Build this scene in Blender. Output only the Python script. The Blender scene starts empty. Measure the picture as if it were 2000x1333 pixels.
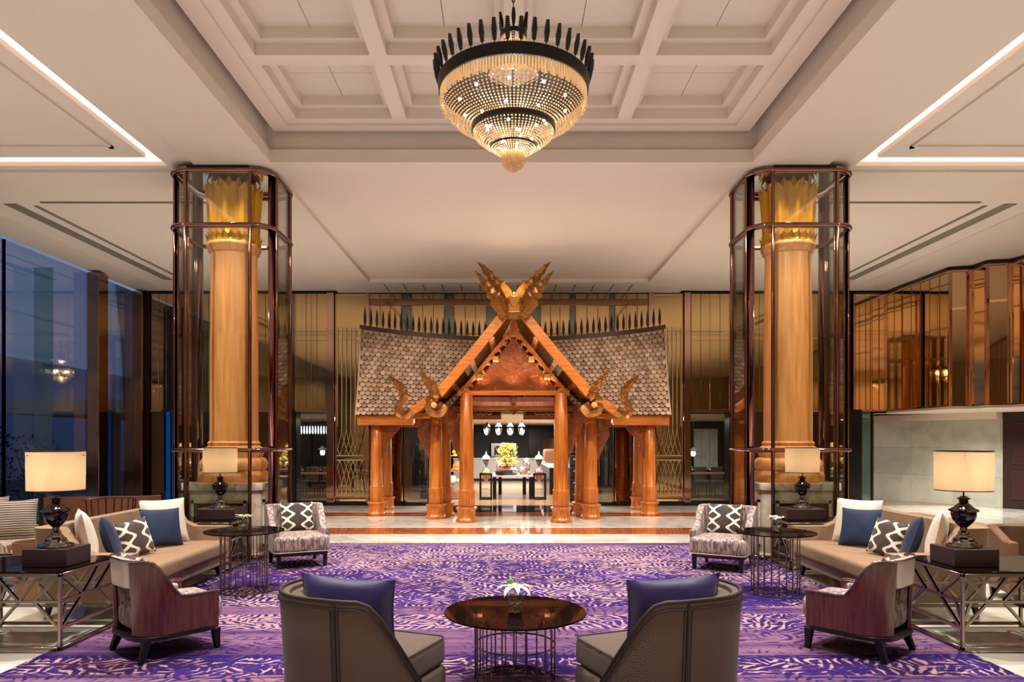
import bpy, bmesh, math, random
from mathutils import Vector, Matrix, Euler
random.seed(7)
R = math.radians
PI = math.pi
S = bpy.context.scene
COL = S.collection

# ------------------------------------------------------------ camera, light, exposure
FPX, CX, CY, EYE = 1380.0, 988.0, 862.0, 1.75       # focal length in px, vanishing point, eye height
cam_d = bpy.data.cameras.new('camera'); cam = bpy.data.objects.new('camera', cam_d); COL.objects.link(cam)
cam.location = (0, 0, EYE); cam.rotation_euler = (R(90), 0, 0)
cam_d.sensor_width = 36; cam_d.lens = 36 * FPX / 2000
cam_d.shift_x = (1000 - CX) / 2000; cam_d.shift_y = (CY - 666.5) / 2000
cam_d.clip_end = 300
S.camera = cam
S.view_settings.view_transform = 'Standard'; S.view_settings.look = 'None'
S.view_settings.gamma = 1; S.view_settings.use_curve_mapping = False
S.view_settings.exposure = 0.0
S.cycles.max_bounces = 9; S.cycles.diffuse_bounces = 4; S.cycles.glossy_bounces = 5
S.cycles.transparent_max_bounces = 24; S.cycles.caustics_reflective = False; S.cycles.caustics_refractive = False

w = bpy.data.worlds.new('dusk'); S.world = w; w.use_nodes = True
nt = w.node_tree; nt.nodes.clear()
wo = nt.nodes.new('ShaderNodeOutputWorld'); wb = nt.nodes.new('ShaderNodeBackground')
tc = nt.nodes.new('ShaderNodeTexCoord'); sx = nt.nodes.new('ShaderNodeSeparateXYZ'); cr = nt.nodes.new('ShaderNodeValToRGB')
nt.links.new(tc.outputs['Generated'], sx.inputs[0]); nt.links.new(sx.outputs['Z'], cr.inputs[0])
cr.color_ramp.elements[0].color = (.10, .12, .19, 1); cr.color_ramp.elements[1].color = (.055, .085, .17, 1)
cr.color_ramp.elements[1].position = .45
nt.links.new(cr.outputs[0], wb.inputs[0]); wb.inputs[1].default_value = 2.1
nt.links.new(wb.outputs[0], wo.inputs[0])

def light(kind, name, loc, energy, color=(1, .82, .62), rot=(0, 0, 0), parent=None, **kw):
    l = bpy.data.lights.new(name, kind); l.energy = energy; l.color = color
    for k, v in kw.items(): setattr(l, k, v)
    o = bpy.data.objects.new(name, l); COL.objects.link(o); o.location = loc; o.rotation_euler = rot
    if parent: o.parent = parent
    return o
AXC = .08; WARM = (1, .80, .58); SOFT = (1, .94, .87)
# added fill lights, unseen, standing in for bounce up onto each bay's ceiling
for i, (x, y, sx_, sy_, e) in enumerate([(.08, 5.5, 7, 10, 125), (-7, 6, 4.5, 9, 75), (7.2, 6, 4.5, 9, 85), (.08, 14.5, 8, 5.5, 75), (-7, 15, 4.5, 6, 55), (7.2, 15, 4.5, 6, 60), (.08, -3, 14, 5, 150)]):
    light('AREA', 'ceiling_fill_light', (x, y, 3.3), e * .76, (1, .97, .92), (R(180), 0, 0), shape='RECTANGLE', size=sx_, size_y=sy_)
# downlights in the ceiling
for i, (x, y, z, e, ang) in enumerate([(-1.6, 7.5, 6.0, 420, 95), (1.8, 7.5, 6.0, 420, 95), (0.1, 10.8, 5.7, 420, 85), (-1.5, 3.2, 6.0, 200, 95), (1.7, 3.2, 6.0, 200, 95),
        (-3.9, 8.0, 5.7, 260, 80), (4.1, 8.0, 5.7, 260, 80), (-6.5, 8, 5.7, 260, 110), (6.8, 8, 5.7, 300, 110), (-6, 14.5, 5.7, 300, 110), (6.3, 14.5, 5.7, 300, 110),
        (-3.6, 5.2, 5.7, 160, 80), (3.8, 5.2, 5.7, 160, 80), (-2.6, 13.2, 5.7, 300, 80), (2.9, 13.2, 5.7, 300, 80), (.17, 13.0, 5.7, 260, 70), (11.2, 17.5, 2.45, 170, 150), (14, 16, 2.45, 90, 150)]):
    light('SPOT', 'ceiling_downlight', (x, y, z), e * 3.0, SOFT, (0, 0, 0), spot_size=R(ang), spot_blend=.7, shadow_soft_size=.12)
# uplights at the pavilion
for x, y, z, e, s in [(-2.1, 15.5, .15, 22, 80), (2.45, 15.5, .15, 22, 80), (-.35, 14.6, .1, 18, 60), (.7, 14.6, .1, 18, 60)]:
    light('SPOT', 'pavilion_uplight', (x, y, z), e, WARM, (R(180), 0, 0), spot_size=R(s), spot_blend=.8, shadow_soft_size=.08)
def aim(a, b_):
    d = Vector(b_) - Vector(a); return d.to_track_quat('-Z', 'Y').to_euler()
for a, b_, e, ang in [((-2.5, 11.9, 5.6), (-2.2, 16.3, 2.6), 650, 50), ((2.8, 11.9, 5.6), (2.5, 16.3, 2.6), 650, 50), ((-1.2, 11.2, 5.6), (.17, 15.2, 3.0), 380, 45), ((1.5, 11.2, 5.6), (.17, 15.2, 3.0), 380, 45)]:
    light('SPOT', 'pavilion_fill_spot', a, e, (1, .84, .66), aim(a, b_), spot_size=R(ang), spot_blend=.6, shadow_soft_size=.08)  # added unseen spots, extra light on the pavilion from the front
for x in (-.5, .17, .84):
    light('SPOT', 'pediment_uplight', (x, 15.38, 2.87), 26, (1, .78, .52), (R(170), 0, 0), spot_size=R(120), spot_blend=.9, shadow_soft_size=.03)
for s in (-1, 1):                                                      # added unseen spots that brighten the cased columns
    for a, e in (((s * 2.2, 7.0, 5.7), 900), ((s * 6.8, 7.4, 5.7), 600)):
        light('SPOT', 'column_fill_spot', a, e, (1, .86, .68), aim(a, (AXC + s * 4.27, 10.9, 3.1)), spot_size=R(42), spot_blend=.7, shadow_soft_size=.08)
for x in (-7, -2.4, 2.4, 7):                                          # added spots brightening the wall behind the viewer for the mirrors
    light('SPOT', 'rear_wall_fill', (x, -3.6, 5.6), 520, (1, .88, .72), aim((x, -3.6, 5.6), (x, -7, 2.4)), spot_size=R(95), spot_blend=.8, shadow_soft_size=.1)
# restaurant
for x, y, e in [(-4.0, 21.3, 240), (4.3, 21.3, 240), (-.9, 21, 210), (1.3, 21, 210), (.2, 27, 560), (-6.5, 22.5, 70), (6.5, 22.5, 80)]:
    light('AREA', 'restaurant_light', (x, y, 2.42), e, (1, .9, .78), (0, 0, 0), shape='RECTANGLE', size=1.6, size_y=3)

# ------------------------------------------------------------ pixel helpers (give metric positions in the room)
def X(px, d): return (px - CX) / FPX * d
def Z(py, d): return EYE + (CY - py) / FPX * d
def D(py, z=0.0): return (EYE - z) * FPX / (py - CY)

# ------------------------------------------------------------ tags
def tag(o, label=None, cat=None, group=None, kind=None):
    if label: o['label'] = label
    if cat: o['category'] = cat
    if group: o['group'] = group
    if kind: o['kind'] = kind
    return o
def thing(name, label, cat, loc=(0, 0, 0), rz=0, group=None):
    o = bpy.data.objects.new(name, None); COL.objects.link(o); o.empty_display_size = .1
    o.location = loc; o.rotation_euler = (0, 0, rz)
    return tag(o, label, cat, group)
def copy_tree(o, parent=None):
    c = o.copy(); COL.objects.link(c)
    if parent: c.parent = parent
    for ch in [q for q in bpy.data.objects if q.parent == o]: copy_tree(ch, c)
    return c
def place(proto, loc, rz, label, group=None):
    c = copy_tree(proto); c.location = loc; c.rotation_euler = (0, 0, rz); c['label'] = label
    if group: c['group'] = group
    return c

# ------------------------------------------------------------ mesh builder
class MB:
    def __init__(s): s.v = []; s.f = []
    def add(s, vs, fs, M=None):
        n = len(s.v)
        s.v += [tuple(M @ Vector(p)) if M else tuple(p) for p in vs]
        s.f += [tuple(i + n for i in f) for f in fs]
        return s
    def box(s, x0, x1, y0, y1, z0, z1, M=None):
        vs = [(x, y, z) for z in (z0, z1) for y in (y0, y1) for x in (x0, x1)]
        return s.add(vs, [(0, 2, 3, 1), (4, 5, 7, 6), (0, 1, 5, 4), (2, 6, 7, 3), (0, 4, 6, 2), (1, 3, 7, 5)], M)
    def lathe(s, prof, c=(0, 0, 0), seg=24, caps=True, M=None, ph=0.0):
        n = len(s.v); vs = []
        for r, z in prof:
            for k in range(seg):
                a = 2 * PI * k / seg + ph
                vs.append((c[0] + r * math.cos(a), c[1] + r * math.sin(a), c[2] + z))
        fs = []
        for i in range(len(prof) - 1):
            for k in range(seg):
                k2 = (k + 1) % seg
                fs.append((i * seg + k, i * seg + k2, (i + 1) * seg + k2, (i + 1) * seg + k))
        if caps:
            fs.append(tuple(range(seg - 1, -1, -1))); m = (len(prof) - 1) * seg
            fs.append(tuple(m + k for k in range(seg)))
        return s.add(vs, fs, M)
    def tube(s, pts, r, seg=8, closed=False, M=None, sq=False):
        P = [Vector(p) for p in pts]; n = len(P)
        if n < 2: return s
        rr = r if isinstance(r, (list, tuple)) else [r] * n
        T = []
        for i in range(n):
            if closed: t = P[(i + 1) % n] - P[i - 1]
            else: t = P[min(i + 1, n - 1)] - P[max(i - 1, 0)]
            T.append(t.normalized())
        up = Vector((0, 0, 1))
        if abs(T[0].dot(up)) > .9: up = Vector((0, 1, 0))
        nrm = (up - T[0] * up.dot(T[0])).normalized()
        if sq: seg = 4
        off = PI / 4 if sq else 0
        k_ = math.sqrt(2) if sq else 1
        vs = []
        for i in range(n):
            nrm = (nrm - T[i] * nrm.dot(T[i]))
            nrm = nrm.normalized() if nrm.length > 1e-6 else T[i].orthogonal().normalized()
            b = T[i].cross(nrm)
            for k in range(seg):
                a = 2 * PI * k / seg + off
                vs.append(P[i] + (nrm * math.cos(a) + b * math.sin(a)) * rr[i] * k_)
        fs = []
        m = n if closed else n - 1
        for i in range(m):
            j = (i + 1) % n
            for k in range(seg):
                k2 = (k + 1) % seg
                fs.append((i * seg + k, i * seg + k2, j * seg + k2, j * seg + k))
        if not closed:
            fs.append(tuple(range(seg - 1, -1, -1))); fs.append(tuple((n - 1) * seg + k for k in range(seg)))
        return s.add(vs, fs, M)
    def bar(s, a, b, wx, wz=None, M=None):
        """rectangular bar from a to b"""
        a = Vector(a); b = Vector(b); t = (b - a); L = t.length; t.normalize()
        up = Vector((0, 0, 1)) if abs(t.z) < .95 else Vector((0, 1, 0))
        sx = t.cross(up).normalized(); sz = sx.cross(t)
        wz = wz or wx
        vs = [p + sx * (i * wx / 2) + sz * (j * wz / 2) for p in (a, b) for j in (-1, 1) for i in (-1, 1)]
        return s.add(vs, [(0, 2, 3, 1), (4, 5, 7, 6), (0, 1, 5, 4), (2, 6, 7, 3), (0, 4, 6, 2), (1, 3, 7, 5)], M)
    def prism(s, poly, t0, t1, plane='xz', M=None):
        """polygon in plane, extruded along the remaining axis from t0 to t1"""
        n = len(poly)
        def mk(p, t):
            if plane == 'xz': return (p[0], t, p[1])
            if plane == 'xy': return (p[0], p[1], t)
            return (t, p[0], p[1])
        vs = [mk(p, t0) for p in poly] + [mk(p, t1) for p in poly]
        fs = [tuple(range(n - 1, -1, -1)), tuple(range(n, 2 * n))] + [(i, (i + 1) % n, n + (i + 1) % n, n + i) for i in range(n)]
        return s.add(vs, fs, M)
    def grid(s, fn, nu, nv, M=None, closeu=False):
        vs = [fn(i / (nu if closeu else nu - 1), j / (nv - 1)) for j in range(nv) for i in range(nu)]
        fs = []
        for j in range(nv - 1):
            for i in range(nu if closeu else nu - 1):
                i2 = (i + 1) % nu
                fs.append((j * nu + i, j * nu + i2, (j + 1) * nu + i2, (j + 1) * nu + i))
        return s.add(vs, fs, M)
    def octa(s, c, r, rz=None):
        x, y, z = c; q = rz or r
        return s.add([(x + r, y, z), (x, y + r, z), (x - r, y, z), (x, y - r, z), (x, y, z + q), (x, y, z - q)],
                     [(0, 1, 4), (1, 2, 4), (2, 3, 4), (3, 0, 4), (1, 0, 5), (2, 1, 5), (3, 2, 5), (0, 3, 5)])
    def ball(s, c, r, seg=12, rings=8, sc=(1, 1, 1)):
        n = rings
        prof = [(max(1e-4, r * math.sin(PI * i / n)), -r * math.cos(PI * i / n)) for i in range(n + 1)]
        M = Matrix.Translation(c) @ Matrix.Diagonal((sc[0], sc[1], sc[2], 1))
        return s.lathe(prof, (0, 0, 0), seg, True, M)
    def build(s, name, mat, parent=None, smooth=None, bev=0, sub=0, label=None, cat=None, group=None, kind=None, solid=0, bseg=2):
        me = bpy.data.meshes.new(name); me.from_pydata([tuple(p) for p in s.v], [], s.f)
        bm = bmesh.new(); bm.from_mesh(me); bmesh.ops.recalc_face_normals(bm, faces=bm.faces); bm.to_mesh(me); bm.free()
        me.update()
        if smooth:
            me.polygons.foreach_set('use_smooth', [True] * len(me.polygons))
            me.set_sharp_from_angle(angle=R(smooth))
        me.materials.append(mat)
        o = bpy.data.objects.new(name, me); COL.objects.link(o)
        if parent: o.parent = parent
        if bev:
            b = o.modifiers.new('bevel', 'BEVEL'); b.width = bev; b.segments = bseg; b.limit_method = 'ANGLE'; b.angle_limit = R(40)
            if smooth is None:
                me.polygons.foreach_set('use_smooth', [True] * len(me.polygons)); me.set_sharp_from_angle(angle=R(70))
        if sub:
            m = o.modifiers.new('sub', 'SUBSURF'); m.levels = sub; m.render_levels = sub
        if solid:
            m = o.modifiers.new('solid', 'SOLIDIFY'); m.thickness = solid; m.offset = 0
        return tag(o, label, cat, group, kind)
def struct(name, mb, mat, parent=None, **kw):
    o = mb.build(name, mat, parent, **kw)
    if not parent: o['kind'] = 'structure'
    return o

# ------------------------------------------------------------ materials
def newmat(name):
    m = bpy.data.materials.new(name); m.use_nodes = True
    nt = m.node_tree; b = nt.nodes['Principled BSDF']
    return m, nt, b, nt.nodes.new, nt.links.new
def rgb(r, g, b_):
    f = lambda c: ((c / 255 + .055) / 1.055) ** 2.4 if c > 10 else c / 255 / 12.92
    return (f(r), f(g), f(b_), 1)
def pm(name, col, rough=.5, metal=0, noise=0, nscale=8, stretch=(1, 1, 1), bump=0, bscale=60, spec=None, coat=0, trans=0, emit=None, es=0, sheen=0, alpha=1):
    """principled material with procedural colour noise and bump"""
    m, nt, b, N, L = newmat(name)
    b.inputs['Base Color'].default_value = col; b.inputs['Roughness'].default_value = rough; b.inputs['Metallic'].default_value = metal
    if spec is not None: b.inputs['Specular IOR Level'].default_value = spec
    if coat: b.inputs['Coat Weight'].default_value = coat; b.inputs['Coat Roughness'].default_value = .05
    if trans: b.inputs['Transmission Weight'].default_value = trans
    if sheen: b.inputs['Sheen Weight'].default_value = sheen
    if emit: b.inputs['Emission Color'].default_value = emit; b.inputs['Emission Strength'].default_value = es
    tc = N('ShaderNodeTexCoord'); mp = N('ShaderNodeMapping'); mp.inputs['Scale'].default_value = stretch
    L(tc.outputs['Object'], mp.inputs[0])
    nz = N('ShaderNodeTexNoise'); nz.inputs['Scale'].default_value = nscale; nz.inputs['Detail'].default_value = 5
    L(mp.outputs[0], nz.inputs[0])
    if noise:
        mx = N('ShaderNodeMix'); mx.data_type = 'RGBA'
        mx.inputs[6].default_value = tuple(c * (1 - noise) for c in col[:3]) + (1,)
        mx.inputs[7].default_value = tuple(min(1, c * (1 + noise)) for c in col[:3]) + (1,)
        L(nz.outputs[0], mx.inputs[0]); L(mx.outputs[2], b.inputs['Base Color'])
    if bump:
        n2 = N('ShaderNodeTexNoise'); n2.inputs['Scale'].default_value = bscale; n2.inputs['Detail'].default_value = 3
        L(mp.outputs[0], n2.inputs[0])
        bp = N('ShaderNodeBump'); bp.inputs['Strength'].default_value = bump; bp.inputs['Distance'].default_value = .01
        L(n2.outputs[0], bp.inputs['Height']); L(bp.outputs[0], b.inputs['Normal'])
    return m
def ramp(nt, stops):
    r = nt.nodes.new('ShaderNodeValToRGB'); e = r.color_ramp.elements
    while len(e) < len(stops): e.new(.5)
    for i, (p, c) in enumerate(stops): e[i].position = p; e[i].color = c
    return r
def wood(name, c1, c2, rough=.32, axis='z', scale=1.0, coat=.2):
    m, nt, b, N, L = newmat(name)
    tc = N('ShaderNodeTexCoord'); mp = N('ShaderNodeMapping')
    st = {'z': (14, 14, .9), 'x': (.9, 14, 14), 'y': (14, .9, 14)}[axis]
    mp.inputs['Scale'].default_value = tuple(v * scale for v in st); L(tc.outputs['Object'], mp.inputs[0])
    nz = N('ShaderNodeTexNoise'); nz.inputs['Scale'].default_value = 1.6; nz.inputs['Detail'].default_value = 8; nz.inputs['Distortion'].default_value = .6
    L(mp.outputs[0], nz.inputs[0]); r = ramp(nt, [(.32, c1), (.68, c2)]); L(nz.outputs[0], r.inputs[0]); L(r.outputs[0], b.inputs['Base Color'])
    b.inputs['Roughness'].default_value = rough; b.inputs['Coat Weight'].default_value = coat; b.inputs['Coat Roughness'].default_value = .15
    return m
def glass(name, col=(1, 1, 1, 1), refl=.12, tint=.92):
    """thin architectural pane: straight-through tint plus a fresnel reflection"""
    m, nt, b, N, L = newmat(name); nt.nodes.remove(b)
    out = nt.nodes['Material Output']
    t = N('ShaderNodeBsdfTransparent'); t.inputs[0].default_value = tuple(c * tint for c in col[:3]) + (1,)
    g = N('ShaderNodeBsdfGlossy'); g.inputs['Roughness'].default_value = .0; g.inputs[0].default_value = (1, 1, 1, 1)
    fr = N('ShaderNodeLayerWeight'); fr.inputs['Blend'].default_value = .12
    mm = N('ShaderNodeMath'); mm.operation = 'MULTIPLY_ADD'; mm.inputs[1].default_value = .8; mm.inputs[2].default_value = refl; L(fr.outputs['Fresnel'], mm.inputs[0])
    mx = N('ShaderNodeMixShader'); L(mm.outputs[0], mx.inputs[0]); L(t.outputs[0], mx.inputs[1]); L(g.outputs[0], mx.inputs[2]); L(mx.outputs[0], out.inputs[0])
    return m
def emat(name, col, s):
    m, nt, b, N, L = newmat(name)
    b.inputs['Base Color'].default_value = col; b.inputs['Emission Color'].default_value = col; b.inputs['Emission Strength'].default_value = s
    return m

PLASTER = pm('ceiling_plaster', rgb(222, 208, 192), .7, noise=.02, nscale=3)
PANEL = pm('ceiling_panel', rgb(216, 204, 190), .6)
LED = emat('cove_led', (1, .80, .68, 1), .95)
BLACK = pm('black_lacquer', rgb(14, 12, 12), .25)
DARKSLOT = pm('slot_dark', rgb(120, 114, 98), .6)
BRONZE = pm('rose_bronze_mirror', rgb(204, 164, 144), .06, 1, noise=.06, nscale=2)
POSTM = pm('bronze_post', rgb(136, 98, 84), .08, 1)
BRONZED = pm('dark_bronze', rgb(150, 118, 94), .1, 1)
GOLDM = pm('gold_mirror', rgb(206, 178, 128), .03, 1, noise=.05, nscale=1.5, stretch=(1, 1, .2))
COPPER = pm('copper_mirror', rgb(232, 198, 152), .03, 1, noise=.05, nscale=1.5, stretch=(1, 1, .2))
TEALM = pm('smoke_mirror', rgb(112, 124, 118), .05, 1)
CHAMP = pm('champagne_metal', rgb(205, 182, 150), .25, .8)
TEAK = wood('teak_z', rgb(168, 88, 24), rgb(214, 128, 48), .33, 'z')
TEAKX = wood('teak_x', rgb(172, 92, 26), rgb(218, 130, 50), .33, 'x')
TEAKD = wood('teak_dark', rgb(110, 62, 18), rgb(150, 92, 30), .4, 'y')
COLW = wood('column_wood', rgb(190, 118, 58), rgb(220, 150, 86), .5, 'z', .8, 0)
GLASS = glass('case_glass', (.97, 1, .97, 1), .045, .95)
GLASSG = glass('green_glass', (.62, .86, .80, 1), .10, .85)
WINGL = glass('window_glass', (.80, .90, 1, 1), .16, .8)
DARKGL = glass('door_glass', (.8, .86, .86, 1), .08, .8)

def marble(name, base, vein, scale=1.2, rough=.06, tile=1.2, grout=.004):
    m, nt, b, N, L = newmat(name)
    tc = N('ShaderNodeTexCoord')
    n1 = N('ShaderNodeTexNoise'); n1.inputs['Scale'].default_value = scale; n1.inputs['Detail'].default_value = 9; n1.inputs['Distortion'].default_value = 1.8
    L(tc.outputs['Object'], n1.inputs[0])
    r = ramp(nt, [(.35, vein), (.5, base), (.75, tuple(min(1, c * 1.12) for c in base[:3]) + (1,))]); L(n1.outputs[0], r.inputs[0])
    L(r.outputs[0], b.inputs['Base Color'])
    b.inputs['Roughness'].default_value = rough
    if tile:
        br = N('ShaderNodeTexBrick'); br.offset = 0; br.inputs['Scale'].default_value = 1; br.inputs['Mortar Size'].default_value = grout
        br.inputs['Brick Width'].default_value = tile; br.inputs['Row Height'].default_value = tile
        br.inputs['Color1'].default_value = (1, 1, 1, 1); br.inputs['Color2'].default_value = (.94, .94, .94, 1); br.inputs['Mortar'].default_value = (.7, .68, .64, 1)
        L(tc.outputs['Object'], br.inputs[0])
        mx = N('ShaderNodeMix'); mx.data_type = 'RGBA'; mx.blend_type = 'MULTIPLY'; mx.inputs[0].default_value = 1
        L(r.outputs[0], mx.inputs[6]); L(br.outputs[0], mx.inputs[7]); L(mx.outputs[2], b.inputs['Base Color'])
    return m
MARB = marble('cream_marble', rgb(226, 220, 206), rgb(200, 192, 176))
MARBR = marble('red_marble', rgb(176, 92, 52), rgb(140, 66, 36), 3, .06, 0)
GRANITE = pm('black_granite', rgb(30, 26, 26), .05, noise=.3, nscale=30)
MARBW = marble('wall_marble', rgb(188, 186, 172), rgb(168, 168, 156), 1.0, .25, 0)
MARBP = marble('pedestal_marble', rgb(214, 200, 178), rgb(184, 160, 132), 3, .12, 0)

# ------------------------------------------------------------ ceiling
AX = .08                                  # axis of the lobby
Z0, Z1, Z2, Z3 = 5.763, 5.95, 6.183, 6.22
ZS = 5.82
XL, XR, YB, YF = -9.95, 18.0, 19.13, -7.0
c = MB()
rh = 3.535
# beams (lowest plane) and the ceiling fields between them
def slab(m, x0, x1, y0, y1, z, t=None, top=6.9): m.box(x0, x1, y0, y1, z, t or top)
for sgn in (-1, 1):
    a, b_ = AX + sgn * rh, AX + sgn * 4.61
    slab(c, min(a, b_), max(a, b_), YF, YB, Z0)                      # long beams
slab(c, AX - rh, AX + rh, 10.23, 11.37, Z0)                          # cross beam
slab(c, AX - rh, AX + rh, 11.44, 17.85, Z0 + .09); slab(c, AX - rh, AX + rh, 11.37, 11.44, 6.0); slab(c, AX - rh, AX + rh, 17.85, YB, Z0)
# ventilation ticks ledge at the far end
xl_in, xr_in = AX - 4.67, AX + 4.67
for sgn in (-1, 1):                                                   # shadow gaps beside the long beams
    a, b_ = AX + sgn * 4.61, AX + sgn * 4.67
    slab(c, min(a, b_), max(a, b_), YF, YB, 5.96)
for x0, x1, s in ((XL, xl_in, -1), (xr_in, XR, 1)):
    e = AX + s * 5.075; e2 = AX + s * 5.25
    slab(c, min(x0, x1) if s > 0 else e, e if s > 0 else max(x0, x1), YF, 10.44, ZS)      # between beam and groove
    slab(c, x0, x1, 10.44, 12.0, ZS)
    far = XL if s < 0 else XR
    slab(c, min(e2, far), max(e2, far), YF, 10.13, ZS)               # inner field
    slab(c, x0, x1, 12.0, YB, ZS)
    tr = AX + s * 5.55                                                 # raised frame line on the field
slab(c, AX - rh, AX + rh, YF, 10.23, 6.6)
# recess steps
st = MB()
for x0, x1 in ((AX - rh, AX - rh + .02), (AX + rh - .02, AX + rh)): st.box(x0, x1, YF, 10.23, Z0, Z1)
struct('ceiling', c, PLASTER)
f = MB()
for s in (-1, 1):                                                      # flat band round the coffers, floating below the slab
    a, b_ = AX + s * 3.40, AX + s * 3.16
    f.box(min(a, b_), max(a, b_), YF, 10.10, Z2, 6.6)
    a, b_ = AX + s * rh, AX + s * 3.47
    f.box(min(a, b_), max(a, b_), YF, 10.23, Z0, Z1)
f.box(AX - 3.47, AX + 3.47, 10.165, 10.23, Z0, Z1)
f.box(AX - 3.16, AX + 3.16, 9.93, 10.10, Z2, 6.6)
struct('trim_1', f, PLASTER)
# coffer grid
CXS = [(-2.905, -1.575), (-1.38, -.023), (.187, 1.546), (1.74, 3.07)]
CYS = [(8.40, 9.79), (6.80, 8.18), (5.20, 6.59), (3.60, 5.0), (2.0, 3.4), (.4, 1.8), (-1.2, .2)]
g = MB()
xs = [AX - 3.16] + [v for p in CXS for v in p] + [AX + 3.16]
ys = [9.93] + [v for p in CYS for v in (p[1], p[0])] + [YF]
for i in range(0, len(xs), 2): g.box(xs[i], xs[i + 1], YF, 9.93, Z3, 6.6)
for i in range(0, len(ys), 2): g.box(AX - 3.16, AX + 3.16, ys[i + 1], ys[i], Z3 + .001, 6.6)
struct('trim_2', g, PLASTER)
h = MB(); pn = MB()
for x0, x1 in CXS:
    for y0, y1 in CYS:
        t = .10
        for (a, b_, c_, d_) in ((x0, x1, y0, y0 + t), (x0, x1, y1 - t, y1), (x0, x0 + t, y0 + t, y1 - t), (x1 - t, x1, y0 + t, y1 - t)):
            h.box(a, b_, c_, d_, 6.36, 6.6)
        xm, ym, q = (x0 + x1) / 2, (y0 + y1) / 2, .004
        for (a, b_) in ((x0 + t, xm - q), (xm + q, x1 - t)):
            for (c_, d_) in ((y0 + t, ym - q), (ym + q, y1 - t)): pn.box(a, b_, c_, d_, 6.49, 6.56)
struct('trim_3', h, PLASTER); struct('trim_4', pn, PANEL)
# light coves
cv = MB(); led = MB(); cap_ = MB()
for s in (-1, 1):
    e, e2 = AX + s * 5.075, AX + s * 5.25; far = XL if s < 0 else XR
    led.box(min(e, e2), max(e, e2), YF, 10.44, ZS + .06, ZS + .08)
    led.box(min(e2, far), max(e2, far), 10.13, 10.44, ZS + .06, ZS + .08)
    cv.box(min(e, far) - .3, max(e, far) + .3, YF, 10.8, ZS + .081, ZS + .3)
    # frame line of the field
    a = AX + s * 5.5
    cap_.box(min(a, a + s * 4.2), max(a, a + s * 4.2), 9.70, 9.77, ZS - .03, ZS)
    cap_.box(min(a, a + s * .05), max(a, a + s * .05), YF, 9.77, ZS - .03, ZS)
struct('trim_5', cv, PLASTER); struct('trim_6', led, LED); struct('trim_7', cap_, PLASTER)
sl = MB()
for s in (-1, 1):
    for xx, wd, y0, y1 in ((8.57, .11, 12.1, 17.8), (8.2, .035, 12.2, 17.4)):
        xa = AX + s * xx; sl.box(xa - wd, xa + wd, y0, y1, ZS - .012, ZS + .01)
    sl.box(min(AX + s * 4.9, AX + s * 8.0), max(AX + s * 4.9, AX + s * 8.0), 12.0, 12.07, ZS - .012, ZS)
for k in range(14):
    xa = AX - 3.2 + k * .49
    sl.box(xa - .015, xa + .015, 18.1, 18.9, Z0 - .006, Z0)
struct('trim_8', sl, DARKSLOT)
fl_ = MB()
for s in (-1, 1):                                                      # shallow step lines of the side bays
    fl_.box(min(AX + s * 4.68, AX + s * 9.9), max(AX + s * 4.68, AX + s * 9.9), 10.60, 11.37, Z0 + .02, ZS + .01)
    fl_.box(min(AX + s * 9.1, AX + s * 9.15), max(AX + s * 9.1, AX + s * 9.15), 11.6, 19, ZS - .03, ZS)
struct('trim_9', fl_, PLASTER)

# ------------------------------------------------------------ floor
fm = MB(); fm.box(XL - 6, XR, YF, YB, -.1, 0); struct('floor', fm, MARB)
s1 = MB()
s1.box(-6.9, 7.0, 13.27, 14.2, 0, .002); s1.box(-9.9, 9.6, 16.43, 17.25, 0, .002)
s1.box(-7.1, -6.6, 2, 14.2, 0, .0025); s1.box(6.3, 6.75, 2, 14.2, 0, .0025); s1.box(9.5, 10.1, 3, 17.25, 0, .0025)
struct('floor_inlay', s1, MARBR)
s2 = MB(); s2.box(-1.55, 1.9, 17.3, YB, 0, .003); struct('floor_threshold', s2, GRANITE)
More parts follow.
